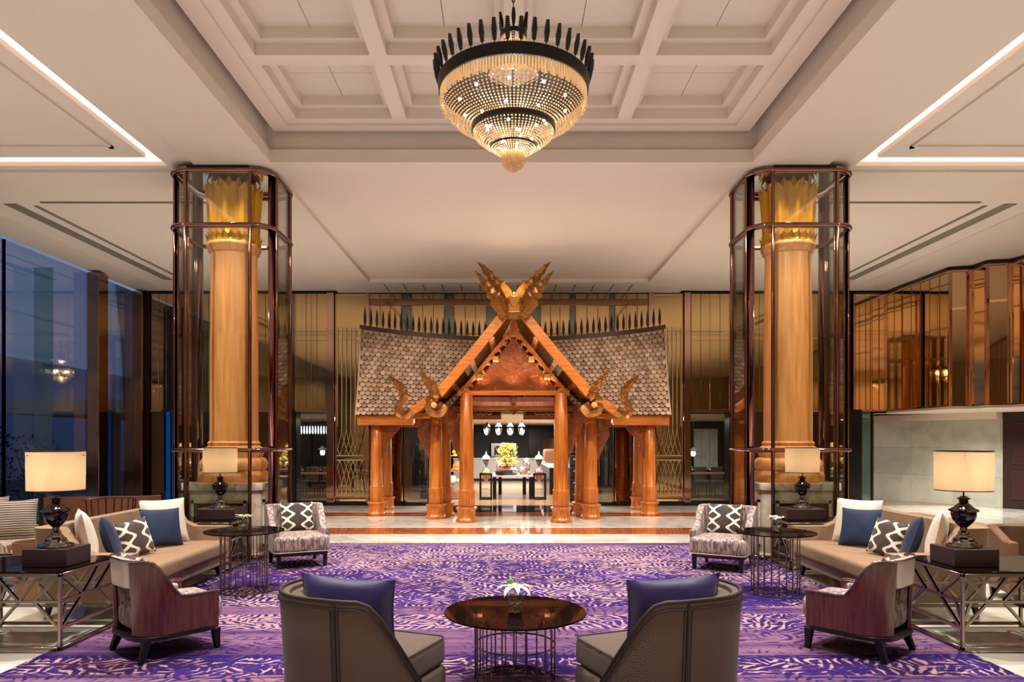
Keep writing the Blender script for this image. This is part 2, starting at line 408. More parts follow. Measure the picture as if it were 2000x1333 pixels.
# ------------------------------------------------------------ rug
def rug_mat():
    m, nt, b, N, L = newmat('rug_weave')
    tc = N('ShaderNodeTexCoord'); sp = N('ShaderNodeSeparateXYZ'); L(tc.outputs['Object'], sp.inputs[0])
    def math_(op, a, b_=None, c=None):
        n = N('ShaderNodeMath'); n.operation = op
        for i, v in enumerate((a, b_, c)):
            if v is None: continue
            if isinstance(v, (int, float)): n.inputs[i].default_value = v
            else: L(v, n.inputs[i])
        return n.outputs[0]
    def noise(scale, stretch=(1, 1, 1), det=3, dist=0):
        mp = N('ShaderNodeMapping'); mp.inputs['Scale'].default_value = stretch; L(tc.outputs['Object'], mp.inputs[0])
        n = N('ShaderNodeTexNoise'); n.inputs['Scale'].default_value = scale; n.inputs['Detail'].default_value = det; n.inputs['Distortion'].default_value = dist
        L(mp.outputs[0], n.inputs[0]); return n.outputs[0]
    # hand-cut strokes: distance to voronoi-cell edges, each cell turned its own way
    mp = N('ShaderNodeMapping'); mp.inputs['Scale'].default_value = (5.6, 7.6, 1); L(tc.outputs['Object'], mp.inputs[0])
    vo = N('ShaderNodeTexVoronoi'); vo.inputs['Scale'].default_value = 1.0; L(mp.outputs[0], vo.inputs[0])
    sc = N('ShaderNodeSeparateColor'); L(vo.outputs['Color'], sc.inputs[0])
    qa = math_('FLOOR', math_('MULTIPLY', sc.outputs[0], 6)); ang = math_('MULTIPLY', qa, PI / 6)
    ca = math_('COSINE', ang); sa = math_('SINE', ang)
    wob = math_('MULTIPLY', noise(6, det=3), .14)
    u = math_('ADD', math_('ADD', math_('MULTIPLY', sp.outputs[0], ca), math_('MULTIPLY', sp.outputs[1], sa)), wob)
    strokes = math_('SINE', math_('MULTIPLY', u, 84))                     # stripes about 10 cm apart
    cross = math_('SINE', math_('MULTIPLY', math_('SUBTRACT', math_('MULTIPLY', sp.outputs[1], ca), math_('MULTIPLY', sp.outputs[0], sa)), 24))
    pat = math_('ADD', strokes, math_('MULTIPLY', cross, .45))
    # bands across the rug
    yb = math_('ADD', sp.outputs[1], math_('MULTIPLY', noise(1.2, det=2), .10))
    def band(lo, hi):
        a = math_('GREATER_THAN', yb, lo); return math_('MULTIPLY', a, math_('LESS_THAN', yb, hi))
    dens = noise(.55, (1, 1.4, 1), 4, .4)
    fine = noise(26, (1, 5, 1), 3)
    # threshold: patterned zones get strokes, washed zones nearly none
    zone = math_('ADD', math_('ADD', band(-4.6, -2.95), band(-2.72, -2.24)), math_('ADD', band(-.55, 2.3), math_('ADD', math_('MULTIPLY', band(-1.45, -.9), .6), math_('MULTIPLY', band(2.3, 3.7), .75))))
    thr = math_('ADD', math_('MULTIPLY', zone, 1.5), -.85)
    val = math_('ADD', math_('ADD', pat, thr), math_('MULTIPLY', math_('SUBTRACT', fine, .5), 1.6))
    val = math_('ADD', val, math_('MULTIPLY', math_('SUBTRACT', dens, .5), 3.4))
    r1 = ramp(nt, [(.40, (0, 0, 0, 1)), (.56, (1, 1, 1, 1))]); L(math_('MULTIPLY_ADD', val, .25, .5), r1.inputs[0])
    # colours: pink-beige ground with mauve wash lines, violet to indigo pile
    gr = ramp(nt, [(.3, rgb(146, 108, 116)), (.5, rgb(104, 72, 104)), (.68, rgb(66, 42, 86))])
    L(noise(1.6, (.12, 3.2, 1), 5), gr.inputs[0])
    gr2 = N('ShaderNodeMix'); gr2.data_type = 'RGBA'; gr2.inputs[7].default_value = rgb(190, 152, 142); L(gr.outputs[0], gr2.inputs[6]); L(math_('MINIMUM', zone, .85), gr2.inputs[0])
    pr = ramp(nt, [(.35, rgb(60, 36, 110)), (.5, rgb(42, 24, 86)), (.66, rgb(62, 30, 82))]); L(noise(.8, (1, 1.6, 1), 3), pr.inputs[0])
    mx = N('ShaderNodeMix'); mx.data_type = 'RGBA'; L(r1.outputs[0], mx.inputs[0]); L(gr2.outputs[2], mx.inputs[6]); L(pr.outputs[0], mx.inputs[7])
    # solid indigo border lines
    ln = math_('ADD', band(-2.31, -2.22), math_('ADD', math_('MULTIPLY', band(-2.80, -2.76), .7), math_('MULTIPLY', band(3.86, 3.95), .6)))
    m2 = N('ShaderNodeMix'); m2.data_type = 'RGBA'; m2.inputs[7].default_value = rgb(40, 20, 92); L(mx.outputs[2], m2.inputs[6]); L(math_('MINIMUM', math_('MULTIPLY', ln, .85), 1), m2.inputs[0])
    L(m2.outputs[2], b.inputs['Base Color']); b.inputs['Roughness'].default_value = .95; b.inputs['Specular IOR Level'].default_value = .1
    bp = N('ShaderNodeBump'); bp.inputs['Strength'].default_value = .5; bp.inputs['Distance'].default_value = .01
    L(math_('ADD', r1.outputs[0], math_('MULTIPLY', fine, .6)), bp.inputs['Height']); L(bp.outputs[0], b.inputs['Normal'])
    return m
RUGY = 8.0
rg = MB(); rg.box(-3.77, 3.80, 3.5 - RUGY, 12.0 - RUGY, 0, .014)
o = rg.build('rug', rug_mat(), label='large violet and beige hand-cut pattern rug under the seating group', cat='rug', bev=.004); o.location = (0, RUGY, .003)

# ------------------------------------------------------------ back wall with mirrors
YW = YB
def xw(px): return X(px, YW)
def zw(py): return Z(py, YW)
wb_ = MB()                                                             # opaque carcass above the openings
wb_.box(XL, XR, YW + .06, YW + .5, 2.57, 6.6)
for a, b_ in ((XL, xw(278)), (xw(300), xw(322)), (xw(346), xw(577)), (xw(640), xw(655)), (xw(1334), xw(1347)), (xw(1426), xw(1656)), (xw(1656), xw(1680))):
    wb_.box(a, b_, YW + .06, YW + .5, 0, 2.6)
struct('wall_back', wb_, BLACK)
def strips(name, segs, mat, z0, z1, y=YW, gap=.008, depth=.03, lab=None):
    m = MB()
    for a, b_ in segs: m.box(a + gap / 2, b_ - gap / 2, y, y + depth, z0, z1)
    return struct(name, m, mat, bev=.003, bseg=1)
def split(a, b_, n): return [(a + (b_ - a) * i / n, a + (b_ - a) * (i + 1) / n) for i in range(n)]
gold = []; teal = []
for a, b_ in ((577, 640), (722, 783), (805, 867), (888, 949), (970, 1036), (1057, 1112), (1125, 1189), (1202, 1266), (1350, 1425), (295, 340), (345, 470), (470, 567), (1426, 1540), (1540, 1655)):
    gold += split(xw(a), xw(b_), 3 if b_ - a < 70 else 4)
strips('trim_10', gold, GOLDM, 2.60, 5.74)
for a, b_ in ((567, 577), (784, 804), (868, 887), (950, 969), (1037, 1056), (1113, 1124), (1190, 1201)): teal.append((xw(a), xw(b_)))
strips('trim_11', teal, TEALM, 2.60, 5.74)
# lattice panels: full-height mirror with a wrought gold grille
LATT = pm('grille_gold', rgb(222, 204, 170), .3, .6)
def lattice(x0, x1, idx, side):
    m = MB(); m.box(x0, x1, YW, YW + .03, .17, 5.74)
    t = thing('lattice_screen', 'tall mirrored wall panel with interlaced pale gold grille, %s of the timber pavilion' % side, 'screen', ((x0 + x1) / 2, YW, 0))
    x0 -= t.location.x; x1 -= t.location.x
    m = MB(); m.box(x0, x1, 0, .03, .17, 5.74); m.build('mirror_panel', GOLDM, t)
    g = MB(); n = 6; p = (x1 - x0 - .12) / n
    zc = Z(895, YW)
    for k in range(n + 1):
        xa = x0 + .06 + k * p
        g.bar((xa, -.03, zc + .85), (xa, -.03, Z(640, YW)), .022, .012)
        g.bar((xa, -.03, .30), (xa, -.03, zc - .85), .022, .012)
        for sx_ in (-1, 1):                                             # ribs cross over and over towards the belt
            for sz_, zs in ((1, zc + .85), (-1, zc - .85)):
                pts = []
                for i in range(15):
                    u = i / 14; off = sx_ * p * 1.5 * (u ** 1.6)
                    xx = xa + off
                    lo, hi = x0 + .06, x1 - .06
                    if xx < lo: xx = 2 * lo - xx
                    if xx > hi: xx = 2 * hi - xx
                    pts.append((xx, -.03, zs - sz_ * u * .78))
                g.tube(pts, .009, 5)
    g.box(x0 + .04, x1 - .04, -.04, -.01, zc - .075, zc - .045); g.box(x0 + .04, x1 - .04, -.04, -.01, zc + .045, zc + .075)
    g.box(x0 + .04, x1 - .04, -.04, -.01, .28, .30)
    g.build('grille', LATT, t, smooth=40)
    fr = MB()
    for a in (x0, x1 - .02): fr.box(a, a + .02, -.03, .03, .17, 5.74)
    fr.box(x0, x1, -.03, .03, 5.70, 5.74); fr.box(x0, x1, -.03, .03, .17, .20)
    fr.build('panel_frame', BRONZE, t, bev=.003)
lattice(xw(655), xw(716), 0, 'left'); lattice(xw(1276), xw(1334), 1, 'right')
pl_ = MB()
for a, b_ in ((640, 654), (1335, 1347), (716, 722), (1266, 1276)): pl_.box(xw(a), xw(b_), YW - .12, YW + .03, .1, 5.75)
pl_.box(xw(340), xw(345), YW - .05, YW + .03, 0, 5.75)
for a, b_ in ((577, 640), (1347, 1426), (295, 340)): pl_.box(xw(a), xw(b_), YW - .04, YW + .03, 2.54, 2.60)
pl_.box(xw(345), xw(567), YW - .04, YW + .03, 2.54, 2.60); pl_.box(xw(1426), xw(1656), YW - .04, YW + .03, 2.54, 2.60)
for px in [577, 608, 640, 1387, 1425, 722, 783, 805, 867, 888, 949, 1057, 1112, 1125, 1189, 1202]: pl_.box(xw(px) - .012, xw(px) + .012, YW - .025, YW + .01, 2.6, 5.74)
struct('trim_12', pl_, BRONZE, bev=.004)
hd = MB(); hd.box(xw(716), xw(1276), YW - .03, YW + .03, 5.42, 5.60); struct('trim_13', hd, BRONZED)
bs = MB()
for a, b_ in ((567, 795), (1195, 1426), (1426, 1660), (345, 567)): bs.box(xw(a), xw(b_), YW - .02, YW + .05, 0, .12)
struct('baseboard_back', bs, BLACK)
# dark structural column and side glass beside the openings
dk = MB()
for a, b_ in ((275, 294), (567, 577), (1656, 1682)): dk.box(xw(a), xw(b_), YW - .05, YW + .06, 0, 5.76 if a < 500 else 2.6)
struct('trim_14', dk, BLACK)

# lower mirrors and glass doors around the entrance
mr = MB()
for a, b_ in ((716, 784), (1203, 1276)): mr.box(xw(a), xw(b_), YW, YW + .03, .12, 2.6)
struct('trim_15', mr, BRONZED and pm('brown_mirror', rgb(130, 96, 70), .03, 1))
def glazed_door(name, x0, x1, label, handle_side):
    t = thing(name, None, None, ((x0 + x1) / 2, YW, 0)); t['kind'] = 'structure'
    h = (x1 - x0) / 2; fr = MB()
    for a in (-h, h - .035): fr.box(a, a + .035, -.03, .03, 0, 2.57)
    fr.box(-h, h, -.03, .03, 0, .09); fr.box(-h, h, -.03, .03, 2.5, 2.57)
    fr.build('door_frame', BLACK, t)
    g = MB(); g.box(-h + .035, h - .035, -.005, .005, .09, 2.5); g.build('door_pane', DARKGL, t)
    hb = MB(); xx = handle_side * (h - .09); hb.tube([(xx, -.07, .8), (xx, -.07, 1.5)], .014, 8); hb.bar((xx, -.07, .86), (xx, 0, .86), .015); hb.bar((xx, -.07, 1.44), (xx, 0, 1.44), .015)
    hb.build('door_handle', CHAMP, t, smooth=50)
glazed_door('door_1', xw(787), xw(838), '', 1); glazed_door('door_2', xw(1163), xw(1201), '', -1)
def window(name, x0, x1, z0, z1, y, mat, fr_mat, parts=1, axis='x', at=0, t=.04):
    o = thing(name, None, None, ((x0 + x1) / 2, y, z0) if axis == 'x' else (at, (x0 + x1) / 2, z0)); o['kind'] = 'structure'
    h = (x1 - x0) / 2; H_ = z1 - z0; g = MB(); f = MB()
    def bx(m, a, b_, c, d, e, f_):
        if axis == 'x': m.box(a, b_, c, d, e, f_)
        else: m.box(c, d, a, b_, e, f_)
    bx(g, -h, h, -.006, .006, 0, H_)
    for i in range(parts + 1):
        xx = -h + 2 * h * i / parts; bx(f, xx - t / 2, xx + t / 2, -.03, .03, 0, H_)
    bx(f, -h, h, -.03, .03, 0, .04)
    g.build('window_pane', mat, o); f.build('window_frame', fr_mat, o)
window('window_1', xw(577), xw(640), .1, 2.54, YW + .03, DARKGL, BLACK)
window('window_2', xw(1347), xw(1426), .1, 2.54, YW + .03, DARKGL, BLACK)
# far left end of the back wall
ll = MB(); ll.box(xw(296), xw(322), YW, YW + .05, 0, 2.55); struct('trim_16', ll, pm('brown_panel', rgb(84, 66, 50), .4))
BLUE = emat('blue_lit_glass', rgb(20, 100, 190), .55)
window('window_3', xw(322), xw(346), 0.02, 2.54, YW + .03, pm('blue_glass', rgb(14, 74, 140), .1, emit=rgb(10, 84, 170), es=.3), BLACK, parts=2)

# ------------------------------------------------------------ left window wall and dusk outside
xg = XL
edges = [19.13, 16.9, 14.0, 11.0, 8.0, 5.0, 2.0, -1.0, -4.0, -7.0]
for i in range(len(edges) - 1):
    window('window_%d' % (4 + i), edges[i + 1], edges[i], 0.0, 5.75, 0, WINGL, pm('fr%d' % i, rgb(50, 52, 56), .3, .8) if i == 0 else bpy.data.materials['fr0'], 1, 'y', XL, .03)
bc = MB(); bc.box(XL + .02, XL + .30, 16.75, 17.15, 0, 5.76); bc.box(XL - .0, XL + .24, 18.85, 19.1, 0, 5.76); bc.box(XL + .02, XL + .3, 6, 6.4, 0, 5.76)
struct('trim_17', bc, BRONZED, bev=.01)
gf = MB(); gf.box(XL + .02, XL + .42, 14.86, 14.88, 0, 5.4)
struct('trim_18', gf, GLASSG)
ext = MB(); ext.box(-60, XL - .1, -30, 60, -.3, -.12); struct('ground_outside', ext, pm('paving_dusk', rgb(60, 62, 66), .6))
ew = MB(); ew.box(-24, -23.5, -5, 50, -.2, 3.4); ew.box(-26, -25, 20, 60, -.2, 6.0)
eo = ew.build('neighbouring_building', pm('building_grey', rgb(190, 202, 220), .8), label='grey blue building across the forecourt outside the left windows', cat='building')
lw = MB(); lw.box(-23.45, -23.4, 27.3, 27.9, .9, 2.3); lw.build('lit_window', emat('lit_pane', rgb(190, 210, 210), 1.2), eo)
dcol = MB(); dcol.box(-.15, .15, -.22, .22, 0, 2.7)
dc = dcol.build('outdoor_pillar', pm('pillar_navy', rgb(26, 32, 52), .5), label='dark navy pillar outside between the two bronze window columns', cat='pillar'); dc.location = (-11.0, 18.2 * 11.0 / 9.95 * .9 + 1.6, -.1)
LEAF = pm('leaf_green', rgb(34, 62, 30), .6, noise=.5, nscale=5)
def bush(loc, r, h, label, seed):
    rnd = random.Random(seed); m = MB()
    for k in range(420):
        a = rnd.uniform(0, 2 * PI); q = math.sqrt(rnd.random()); z = rnd.uniform(.08, 1); rr = r * q * math.sqrt(max(.05, 1 - (z - .35) ** 2))
        c = Vector((rr * math.cos(a), rr * math.sin(a), z * h)); l = rnd.uniform(.06, .13); d = Vector((rnd.uniform(-1, 1), rnd.uniform(-1, 1), rnd.uniform(-.2, 1))).normalized(); s = d.orthogonal().normalized()
        m.add([c, c + d * l * .5 + s * l * .25, c + d * l, c + d * l * .5 - s * l * .25], [(0, 1, 2, 3)])
    t = thing('bush', label, 'bush', loc, 0, None); m.build('foliage', LEAF, t)
    st_ = MB()
    for k in range(5):
        a = k * 1.26; st_.tube([(0, 0, 0), (r * .3 * math.cos(a), r * .3 * math.sin(a), h * .5), (r * .6 * math.cos(a), r * .6 * math.sin(a), h * .85)], .012, 5)
    st_.build('stem', pm('bark', rgb(50, 38, 28), .9) if 'bark' not in bpy.data.materials else bpy.data.materials['bark'], t)
bush((-11.6, 15.6, -.12), .6, 2.2, 'leafy dark green bush outside, left of the table lamp seen through the window', 1)
bush((-12.3, 18.4, -.12), .7, 2.0, 'leafy dark green bush outside, just left of the bronze window column', 2)
bush((-14.4, 18.6, -.12), .9, 1.7, 'low dark bush outside behind the green glass fin', 3)

# ------------------------------------------------------------ right wall: folded copper mirrors over marble
pts = [(9.43, 19.12), (10.29, 19.12), (10.35, 16.48), (10.8, 16.38), (10.8, 15.87), (11.27, 15.77), (11.34, 15.30), (11.8, 15.2), (11.84, 14.7), (12.3, 14.6), (12.34, 14.1), (12.8, 14.0), (12.84, 13.5), (13.3, 13.4), (13.34, 12.8), (13.8, 12.7), (13.8, 11), (14.0, -7)]
mm = MB(); jt = MB(); co = MB(); un = MB()
for i in range(len(pts) - 1):
    a = Vector((*pts[i], 0)); b_ = Vector((*pts[i + 1], 0)); L_ = (b_ - a).length; d = (b_ - a) / L_
    n_ = max(1, min(8, round(L_ / .36))) if L_ < 5 else 20
    for k in range(n_):
        p0 = a + d * (L_ * k / n_ + .006); p1 = a + d * (L_ * (k + 1) / n_ - .006)
        nr = Vector((-d.y, d.x, 0)); p0b, p1b = p0 + nr * .03, p1 + nr * .03
        tl = random.uniform(-.004, .004)
        mm.add([(p0.x, p0.y, 2.6), (p1.x + tl, p1.y, 2.6), (p1b.x, p1b.y, 2.6), (p0b.x, p0b.y, 2.6), (p0.x, p0.y, 5.70), (p1.x + tl, p1.y, 5.70), (p1b.x, p1b.y, 5.70), (p0b.x, p0b.y, 5.70)],
               [(0, 1, 2, 3), (4, 5, 6, 7), (0, 1, 5, 4), (1, 2, 6, 5), (2, 3, 7, 6), (3, 0, 4, 7)])
        if k: q = a + d * (L_ * k / n_); jt.bar((q.x, q.y - .008, 2.6), (q.x, q.y - .008, 5.7), .016, .016)
    co.bar((a.x, a.y - .01, 2.58), (a.x, a.y - .01, 5.73), .075, .06)
    co.bar((a.x, a.y, 2.58), (b_.x, b_.y, 2.58), .06, .05); co.bar((a.x, a.y, 5.72), (b_.x, b_.y, 5.72), .06, .06)
    un.add([(a.x, a.y, 2.5), (b_.x, b_.y, 2.5), (18.5, b_.y, 2.5), (18.5, a.y, 2.5), (a.x, a.y, 2.56), (b_.x, b_.y, 2.56), (18.5, b_.y, 2.56), (18.5, a.y, 2.56)], [(0, 1, 2, 3), (4, 5, 6, 7), (0, 1, 5, 4), (3, 2, 6, 7)])
un.box(9.3, 18.5, 19.12, 23, 2.5, 2.56)
struct('wall_right', mm, COPPER, bev=0); struct('trim_19', jt, BRONZED); struct('trim_20', co, BRONZE, bev=.004); struct('trim_21', un, PLASTER)
cr_ = MB()
for i in range(len(pts) - 1): cr_.bar((pts[i][0], pts[i][1], 5.755), (pts[i + 1][0], pts[i + 1][1], 5.755), .09, .05)
struct('trim_22', cr_, BLACK)
# marble wall behind, with soffit and dark timber doors further right
a = Vector((11.06, 21.35, 0)); b_ = Vector((12.95, 18.4, 0)); d = (b_ - a).normalized(); n_ = Vector((-d.y, d.x, 0)) * -.2
mw = MB(); ang = math.atan2(d.y, d.x)
M = Matrix.Translation((11.06, 21.35, 0)) @ Matrix.Rotation(ang, 4, 'Z')
mw.box(-1.2, 3.5, 0, .25, 0, 2.5, M)
def block_mat():
    m, nt, b, N, L = newmat('marble_blocks')
    geo = N('ShaderNodeTexCoord'); mp = N('ShaderNodeMapping'); mp.inputs['Rotation'].default_value = (R(90), 0, 0)
    L(geo.outputs['Object'], mp.inputs[0])
    br = N('ShaderNodeTexBrick'); br.offset = 0; br.inputs['Scale'].default_value = 1; br.inputs['Brick Width'].default_value = 1.15; br.inputs['Row Height'].default_value = .78; br.inputs['Mortar Size'].default_value = .006
    br.inputs['Color1'].default_value = rgb(196, 196, 182); br.inputs['Color2'].default_value = rgb(176, 178, 166); br.inputs['Mortar'].default_value = rgb(150, 150, 138)
    L(mp.outputs[0], br.inputs[0])
    n1 = N('ShaderNodeTexNoise'); n1.inputs['Scale'].default_value = 1.6; n1.inputs['Detail'].default_value = 9; n1.inputs['Distortion'].default_value = .7; L(geo.outputs['Object'], n1.inputs[0])
    r = ramp(nt, [(.35, (.75, .77, .74, 1)), (.6, (1, 1, 1, 1))]); L(n1.outputs[0], r.inputs[0])
    mx = N('ShaderNodeMix'); mx.data_type = 'RGBA'; mx.blend_type = 'MULTIPLY'; mx.inputs[0].default_value = 1; L(br.outputs[0], mx.inputs[6]); L(r.outputs[0], mx.inputs[7]); L(mx.outputs[2], b.inputs['Base Color'])
    b.inputs['Roughness'].default_value = .3
    return m
mw = MB(); mw.box(-1.2, 3.5, 0, .25, 0, 2.5); o = struct('wall_right_rear', mw, block_mat()); o.matrix_world = M
sf = MB(); sf.box(-1.2, 3.5, -.35, 0, 2.33, 2.5); o = struct('trim_23', sf, PLASTER); o.matrix_world = M
dw = MB(); dw.box(3.5, 10, -.02, .25, 0, 2.5); o = struct('wall_right_side', dw, pm('dark_timber', rgb(40, 22, 20), .35)); o.matrix_world = M
dn = thing('door_3', None, None); dn['kind'] = 'structure'; dn.matrix_world = M
k_ = MB()
for x0 in (3.7, 4.65): 
    for z0, z1 in ((.25, 1.0), (1.15, 2.2)): k_.box(x0, x0 + .7, -.06, -.02, z0, z1)
k_.build('door_panel', pm('dark_timber_panel', rgb(52, 28, 24), .3), dn, bev=.02)
ef = MB(); ef.box(10, XR + 4, YF, 26, -.1, -.002); struct('floor_side', ef, MARB)
# green glass screen and post in front of the marble
gp = MB(); gp.box(xw(1682), xw(1700), YW - .03, YW - .01, 0, 2.55); struct('trim_24', gp, GLASSG)
gp = MB(); gp.box(xw(1700), xw(1704), YW - .06, YW, 0, 2.55); struct('trim_25', gp, BLACK)
# walls behind the camera
fw = MB(); fw.box(XL - .3, XR, YF - .2, YF, 0, 6.6); struct('wall_front', fw, pm('travertine_wall', rgb(190, 164, 130), .35, noise=.1))
rw = MB(); rw.box(18.5, 18.7, YF, 26, 0, 2.6); rw.box(14.1, 18.7, YF, 26, 2.57, 6.6); struct('wall_right_outer', rw, PLASTER)

# ------------------------------------------------------------ restaurant seen through the openings
RY = 40.0
rf = MB(); rf.box(-14, 14, YW + .001, RY, -.1, .0); struct('floor_restaurant', rf, pm('oak_floor', rgb(150, 122, 92), .18, noise=.35, nscale=3, stretch=(.35, 6, 1)))
rc = MB(); rc.box(-14, 14, YW + .5, RY, 2.50, 2.9); struct('ceiling_restaurant', rc, PLASTER)
rw = MB(); rw.box(-14, 14, 35, 35.3, 0, 2.5); rw.box(-2.6, -2.4, 21.5, 35, 0, 2.5); rw.box(-14, -2.5, 27.5, 27.7, 0, 2.5); rw.box(3.0, 3.2, 23.5, 35, 0, 2.5); rw.box(3.1, 14, 27.5, 27.7, 0, 2.5); struct('wall_restaurant', rw, BLACK)
rp = MB(); rp.box(-1.55, 1.1, 34.4, 35, 0, 2.5); struct('trim_26', rp, pm('charcoal_panel', rgb(58, 58, 62), .5))
hood = MB()
cnt = thing('buffet_counter', 'long pale grey buffet counter across the back of the restaurant', 'counter', (.3, 31.5, 0))
m = MB(); m.box(-2.6, 2.6, -.4, .4, .1, .95); m.build('counter_body', pm('counter_grey', rgb(170, 168, 172), .4), cnt)
m = MB(); m.box(-2.62, 2.62, -.45, .45, .95, 1.0); m.build('countertop', pm('counter_top', rgb(200, 198, 198), .2), cnt)
m = MB(); m.box(-2.5, 2.5, -.34, .4, 0, .1); m.build('plinth', BLACK, cnt)
ov = thing('oven', 'steel framed oven with dark window behind the flower arrangement', 'oven', (-.1, 34.1, 1.0))
m = MB(); m.box(-.62, .62, -.2, .3, 0, .66); m.build('oven_case', pm('steel', rgb(170, 170, 176), .3, .9), ov, bev=.02)
m = MB(); m.box(-.46, .46, -.22, -.19, .08, .52); m.build('oven_window', BLACK, ov)
ob = MB(); ob.box(-.7, .7, -.3, .3, 0, 1.0); ob.build('oven_stand', pm('steel2', rgb(120, 120, 124), .3, .9), ov).location = (0, .1, -1.0)
FLAME = emat('bulb_white', (1, .95, .88, 1), 14)
CLR = glass('clear_glass', (1, 1, 1, 1), .12, .9)
def pendant(x, y, z, label, r=.13):
    t = thing('pendant_lamp', label, 'pendant lamp', (x, y, z), 0, 'clear glass pendants over the buffet')
    m = MB(); m.tube([(0, 0, .28), (0, 0, 2.5 - z)], .008, 6); m.build('cord', BLACK, t)
    m = MB(); m.lathe([(.02, .30), (.05, .28), (.09, .2), (r, .16)], seg=16, caps=False); m.build('shade', BLACK, t, smooth=50)
    m = MB(); m.lathe([(r * .95, .16), (r, .05), (r * .7, -.1), (r * .3, -.16)], seg=16, caps=False); m.build('globe', CLR, t, smooth=60)
    m = MB(); m.ball((0, 0, .04), .055, 10, 6); m.build('bulb', FLAME, t, smooth=60)
for i, (px, nm) in enumerate(((951, 'leftmost'), (974, 'second from left'), (996.5, 'third from left'), (1018.7, 'rightmost'))):
    pendant(X(px, 26), 26, Z(842, 26), 'clear glass pendant lamp with bright bulb, %s of the four over the buffet' % nm)
# island table with side frames
tb = thing('island_table', 'black framed buffet display table with pale top in the middle of the entrance', 'table', (X(1001, 22), 21.8, 0))
hx = (X(1041, 21.3) - X(961, 21.3)) / 2; ht = 1.75 - (929 - CY) * 21.3 / FPX
m = MB(); m.box(-hx, hx, -.5, 1.4, ht - .05, ht); m.build('tabletop', pm('pale_stone', rgb(196, 196, 192), .2), tb)
for sx_ in (-1, 1):
    for yy in (-.45, 1.35):
        m = MB(); k = sx_ * (hx - .07) if yy < 0 else sx_ * (hx - .22); m.box(k - .055, k + .055, yy - .055, yy + .055, 0, ht - .05); m.build('leg', BLACK, tb)
def sframe(px0, px1, label):
    x0, x1 = X(px0, 21.3), X(px1, 21.3); t = thing('frame_stand', label, 'stand', ((x0 + x1) / 2, 21.3, 0)); h = (x1 - x0) / 2; q = .045; H2 = ht + .07
    for a in (-h, h - q):
        for yy in (-.25, .25 - q):
            m = MB(); m.box(a, a + q, yy, yy + q, 0, H2); m.build('post', BLACK, t)
    m = MB()
    for zz in (0, H2 - q):
        m = MB()
        for yy in (-.25, .25 - q): m.box(-h, h, yy, yy + q, zz, zz + q)
        for a in (-h, h - q): m.box(a, a + q, -.25, .25, zz, zz + q)
        m.build('rail', BLACK, t)
    m = MB(); m.box(-h + q, h - q, -.22, .22, .30, .31); m.build('shelf', DARKGL, t)
    m = MB(); m.lathe([(.12, H2 - q + .01), (.12, H2)], seg=20, caps=False); m.box(-h, -.11, -.01, .01, H2 - .02, H2); m.box(.11, h, -.01, .01, H2 - .02, H2); m.build('ring_holder', BLACK, t)
    return t
sframe(937, 961, 'black open metal frame holding the tall glass amphora with yellow fruit')
sframe(1041, 1066, 'black open metal frame holding the tall glass amphora with red fruit')
YEL = pm('yellow_fruit', rgb(220, 170, 20), .4, noise=.3, nscale=20); RED = pm('red_fruit', rgb(210, 40, 30), .4, noise=.3, nscale=20)
WHT = pm('white_ceramic', rgb(235, 232, 226), .3); ORG = pm('orange_food', rgb(214, 120, 50), .5, noise=.4, nscale=20)
GLOBE = glass('jar_glass', (1, 1, 1, 1), .14, .9)
def amphora(px, fill, cname, dark):
    t = thing('glass_amphora', 'tall glass amphora, white lid and %s fruit, in the %s frame stand' % (cname, 'left' if px < 1000 else 'right'), 'amphora', (X(px, 21.3), 21.3, 0))
    z = lambda py: Z(py, 21.3)
    m = MB(); m.lathe([(.03, z(942)), (.10, z(934)), (.13, z(926)), (.12, z(919)), (.05, z(916)), (.04, z(912)), (.10, z(904)), (.115, z(897)), (.12, z(892))], seg=20, caps=False); m.build('vessel', GLOBE, t, smooth=60)
    m = MB(); m.lathe([(.02, z(941)), (.09, z(934)), (.12, z(926)), (.10, z(920)), (.02, z(918))], seg=16); m.build('fruit_fill', fill, t, smooth=60)
    m = MB(); m.lathe([(.03, z(911)), (.085, z(903)), (.10, z(898))], seg=12); m.build('upper_fill', pm('fill' + cname, dark, .7, noise=.4, nscale=30), t)
    m = MB(); m.lathe([(.125, z(897)), (.10, z(892)), (.04, z(889)), (.015, z(886)), (.02, z(884)), (.005, z(882))], seg=16); m.build('lid', WHT, t, smooth=50)
amphora(949.5, YEL, 'yellow', rgb(120, 80, 60)); amphora(1052.5, RED, 'red', rgb(70, 60, 55))
# things on the island
yt = 21.75
def zt(py): return Z(py, yt)
fl2 = thing('flower_arrangement', 'big yellow and cream flower arrangement in a copper bowl on the buffet table', 'flowers', (X(990, yt), yt + .3, ht))
rnd = random.Random(4); m = MB()
for k in range(150):
    a = rnd.uniform(0, 6.28); q = rnd.random() ** .6; zz = rnd.uniform(.28, .95); rr = .36 * q * (1.1 - .5 * (zz - .28)); m.octa((rr * math.cos(a), rr * math.sin(a), zz), rnd.uniform(.025, .055))
m.build('blossoms', pm('blossom', rgb(236, 196, 92), .6, noise=.35, nscale=14), fl2)
m = MB()
for k in range(40):
    a = rnd.uniform(0, 6.28); rr = rnd.uniform(.1, .42); m.tube([(0, 0, .2), (rr * .5 * math.cos(a), rr * .5 * math.sin(a), .5), (rr * math.cos(a), rr * math.sin(a), rnd.uniform(.5, .95))], .007, 4)
m.build('stems', pm('stem_green', rgb(120, 120, 50), .7), fl2)
m = MB(); m.lathe([(.12, 0), (.10, .05), (.16, .1), (.24, .2), (.25, .27), (.22, .27), (.1, .22)], seg=24); m.build('bowl', pm('copper_bowl', rgb(190, 120, 70), .25, .8), fl2, smooth=50)
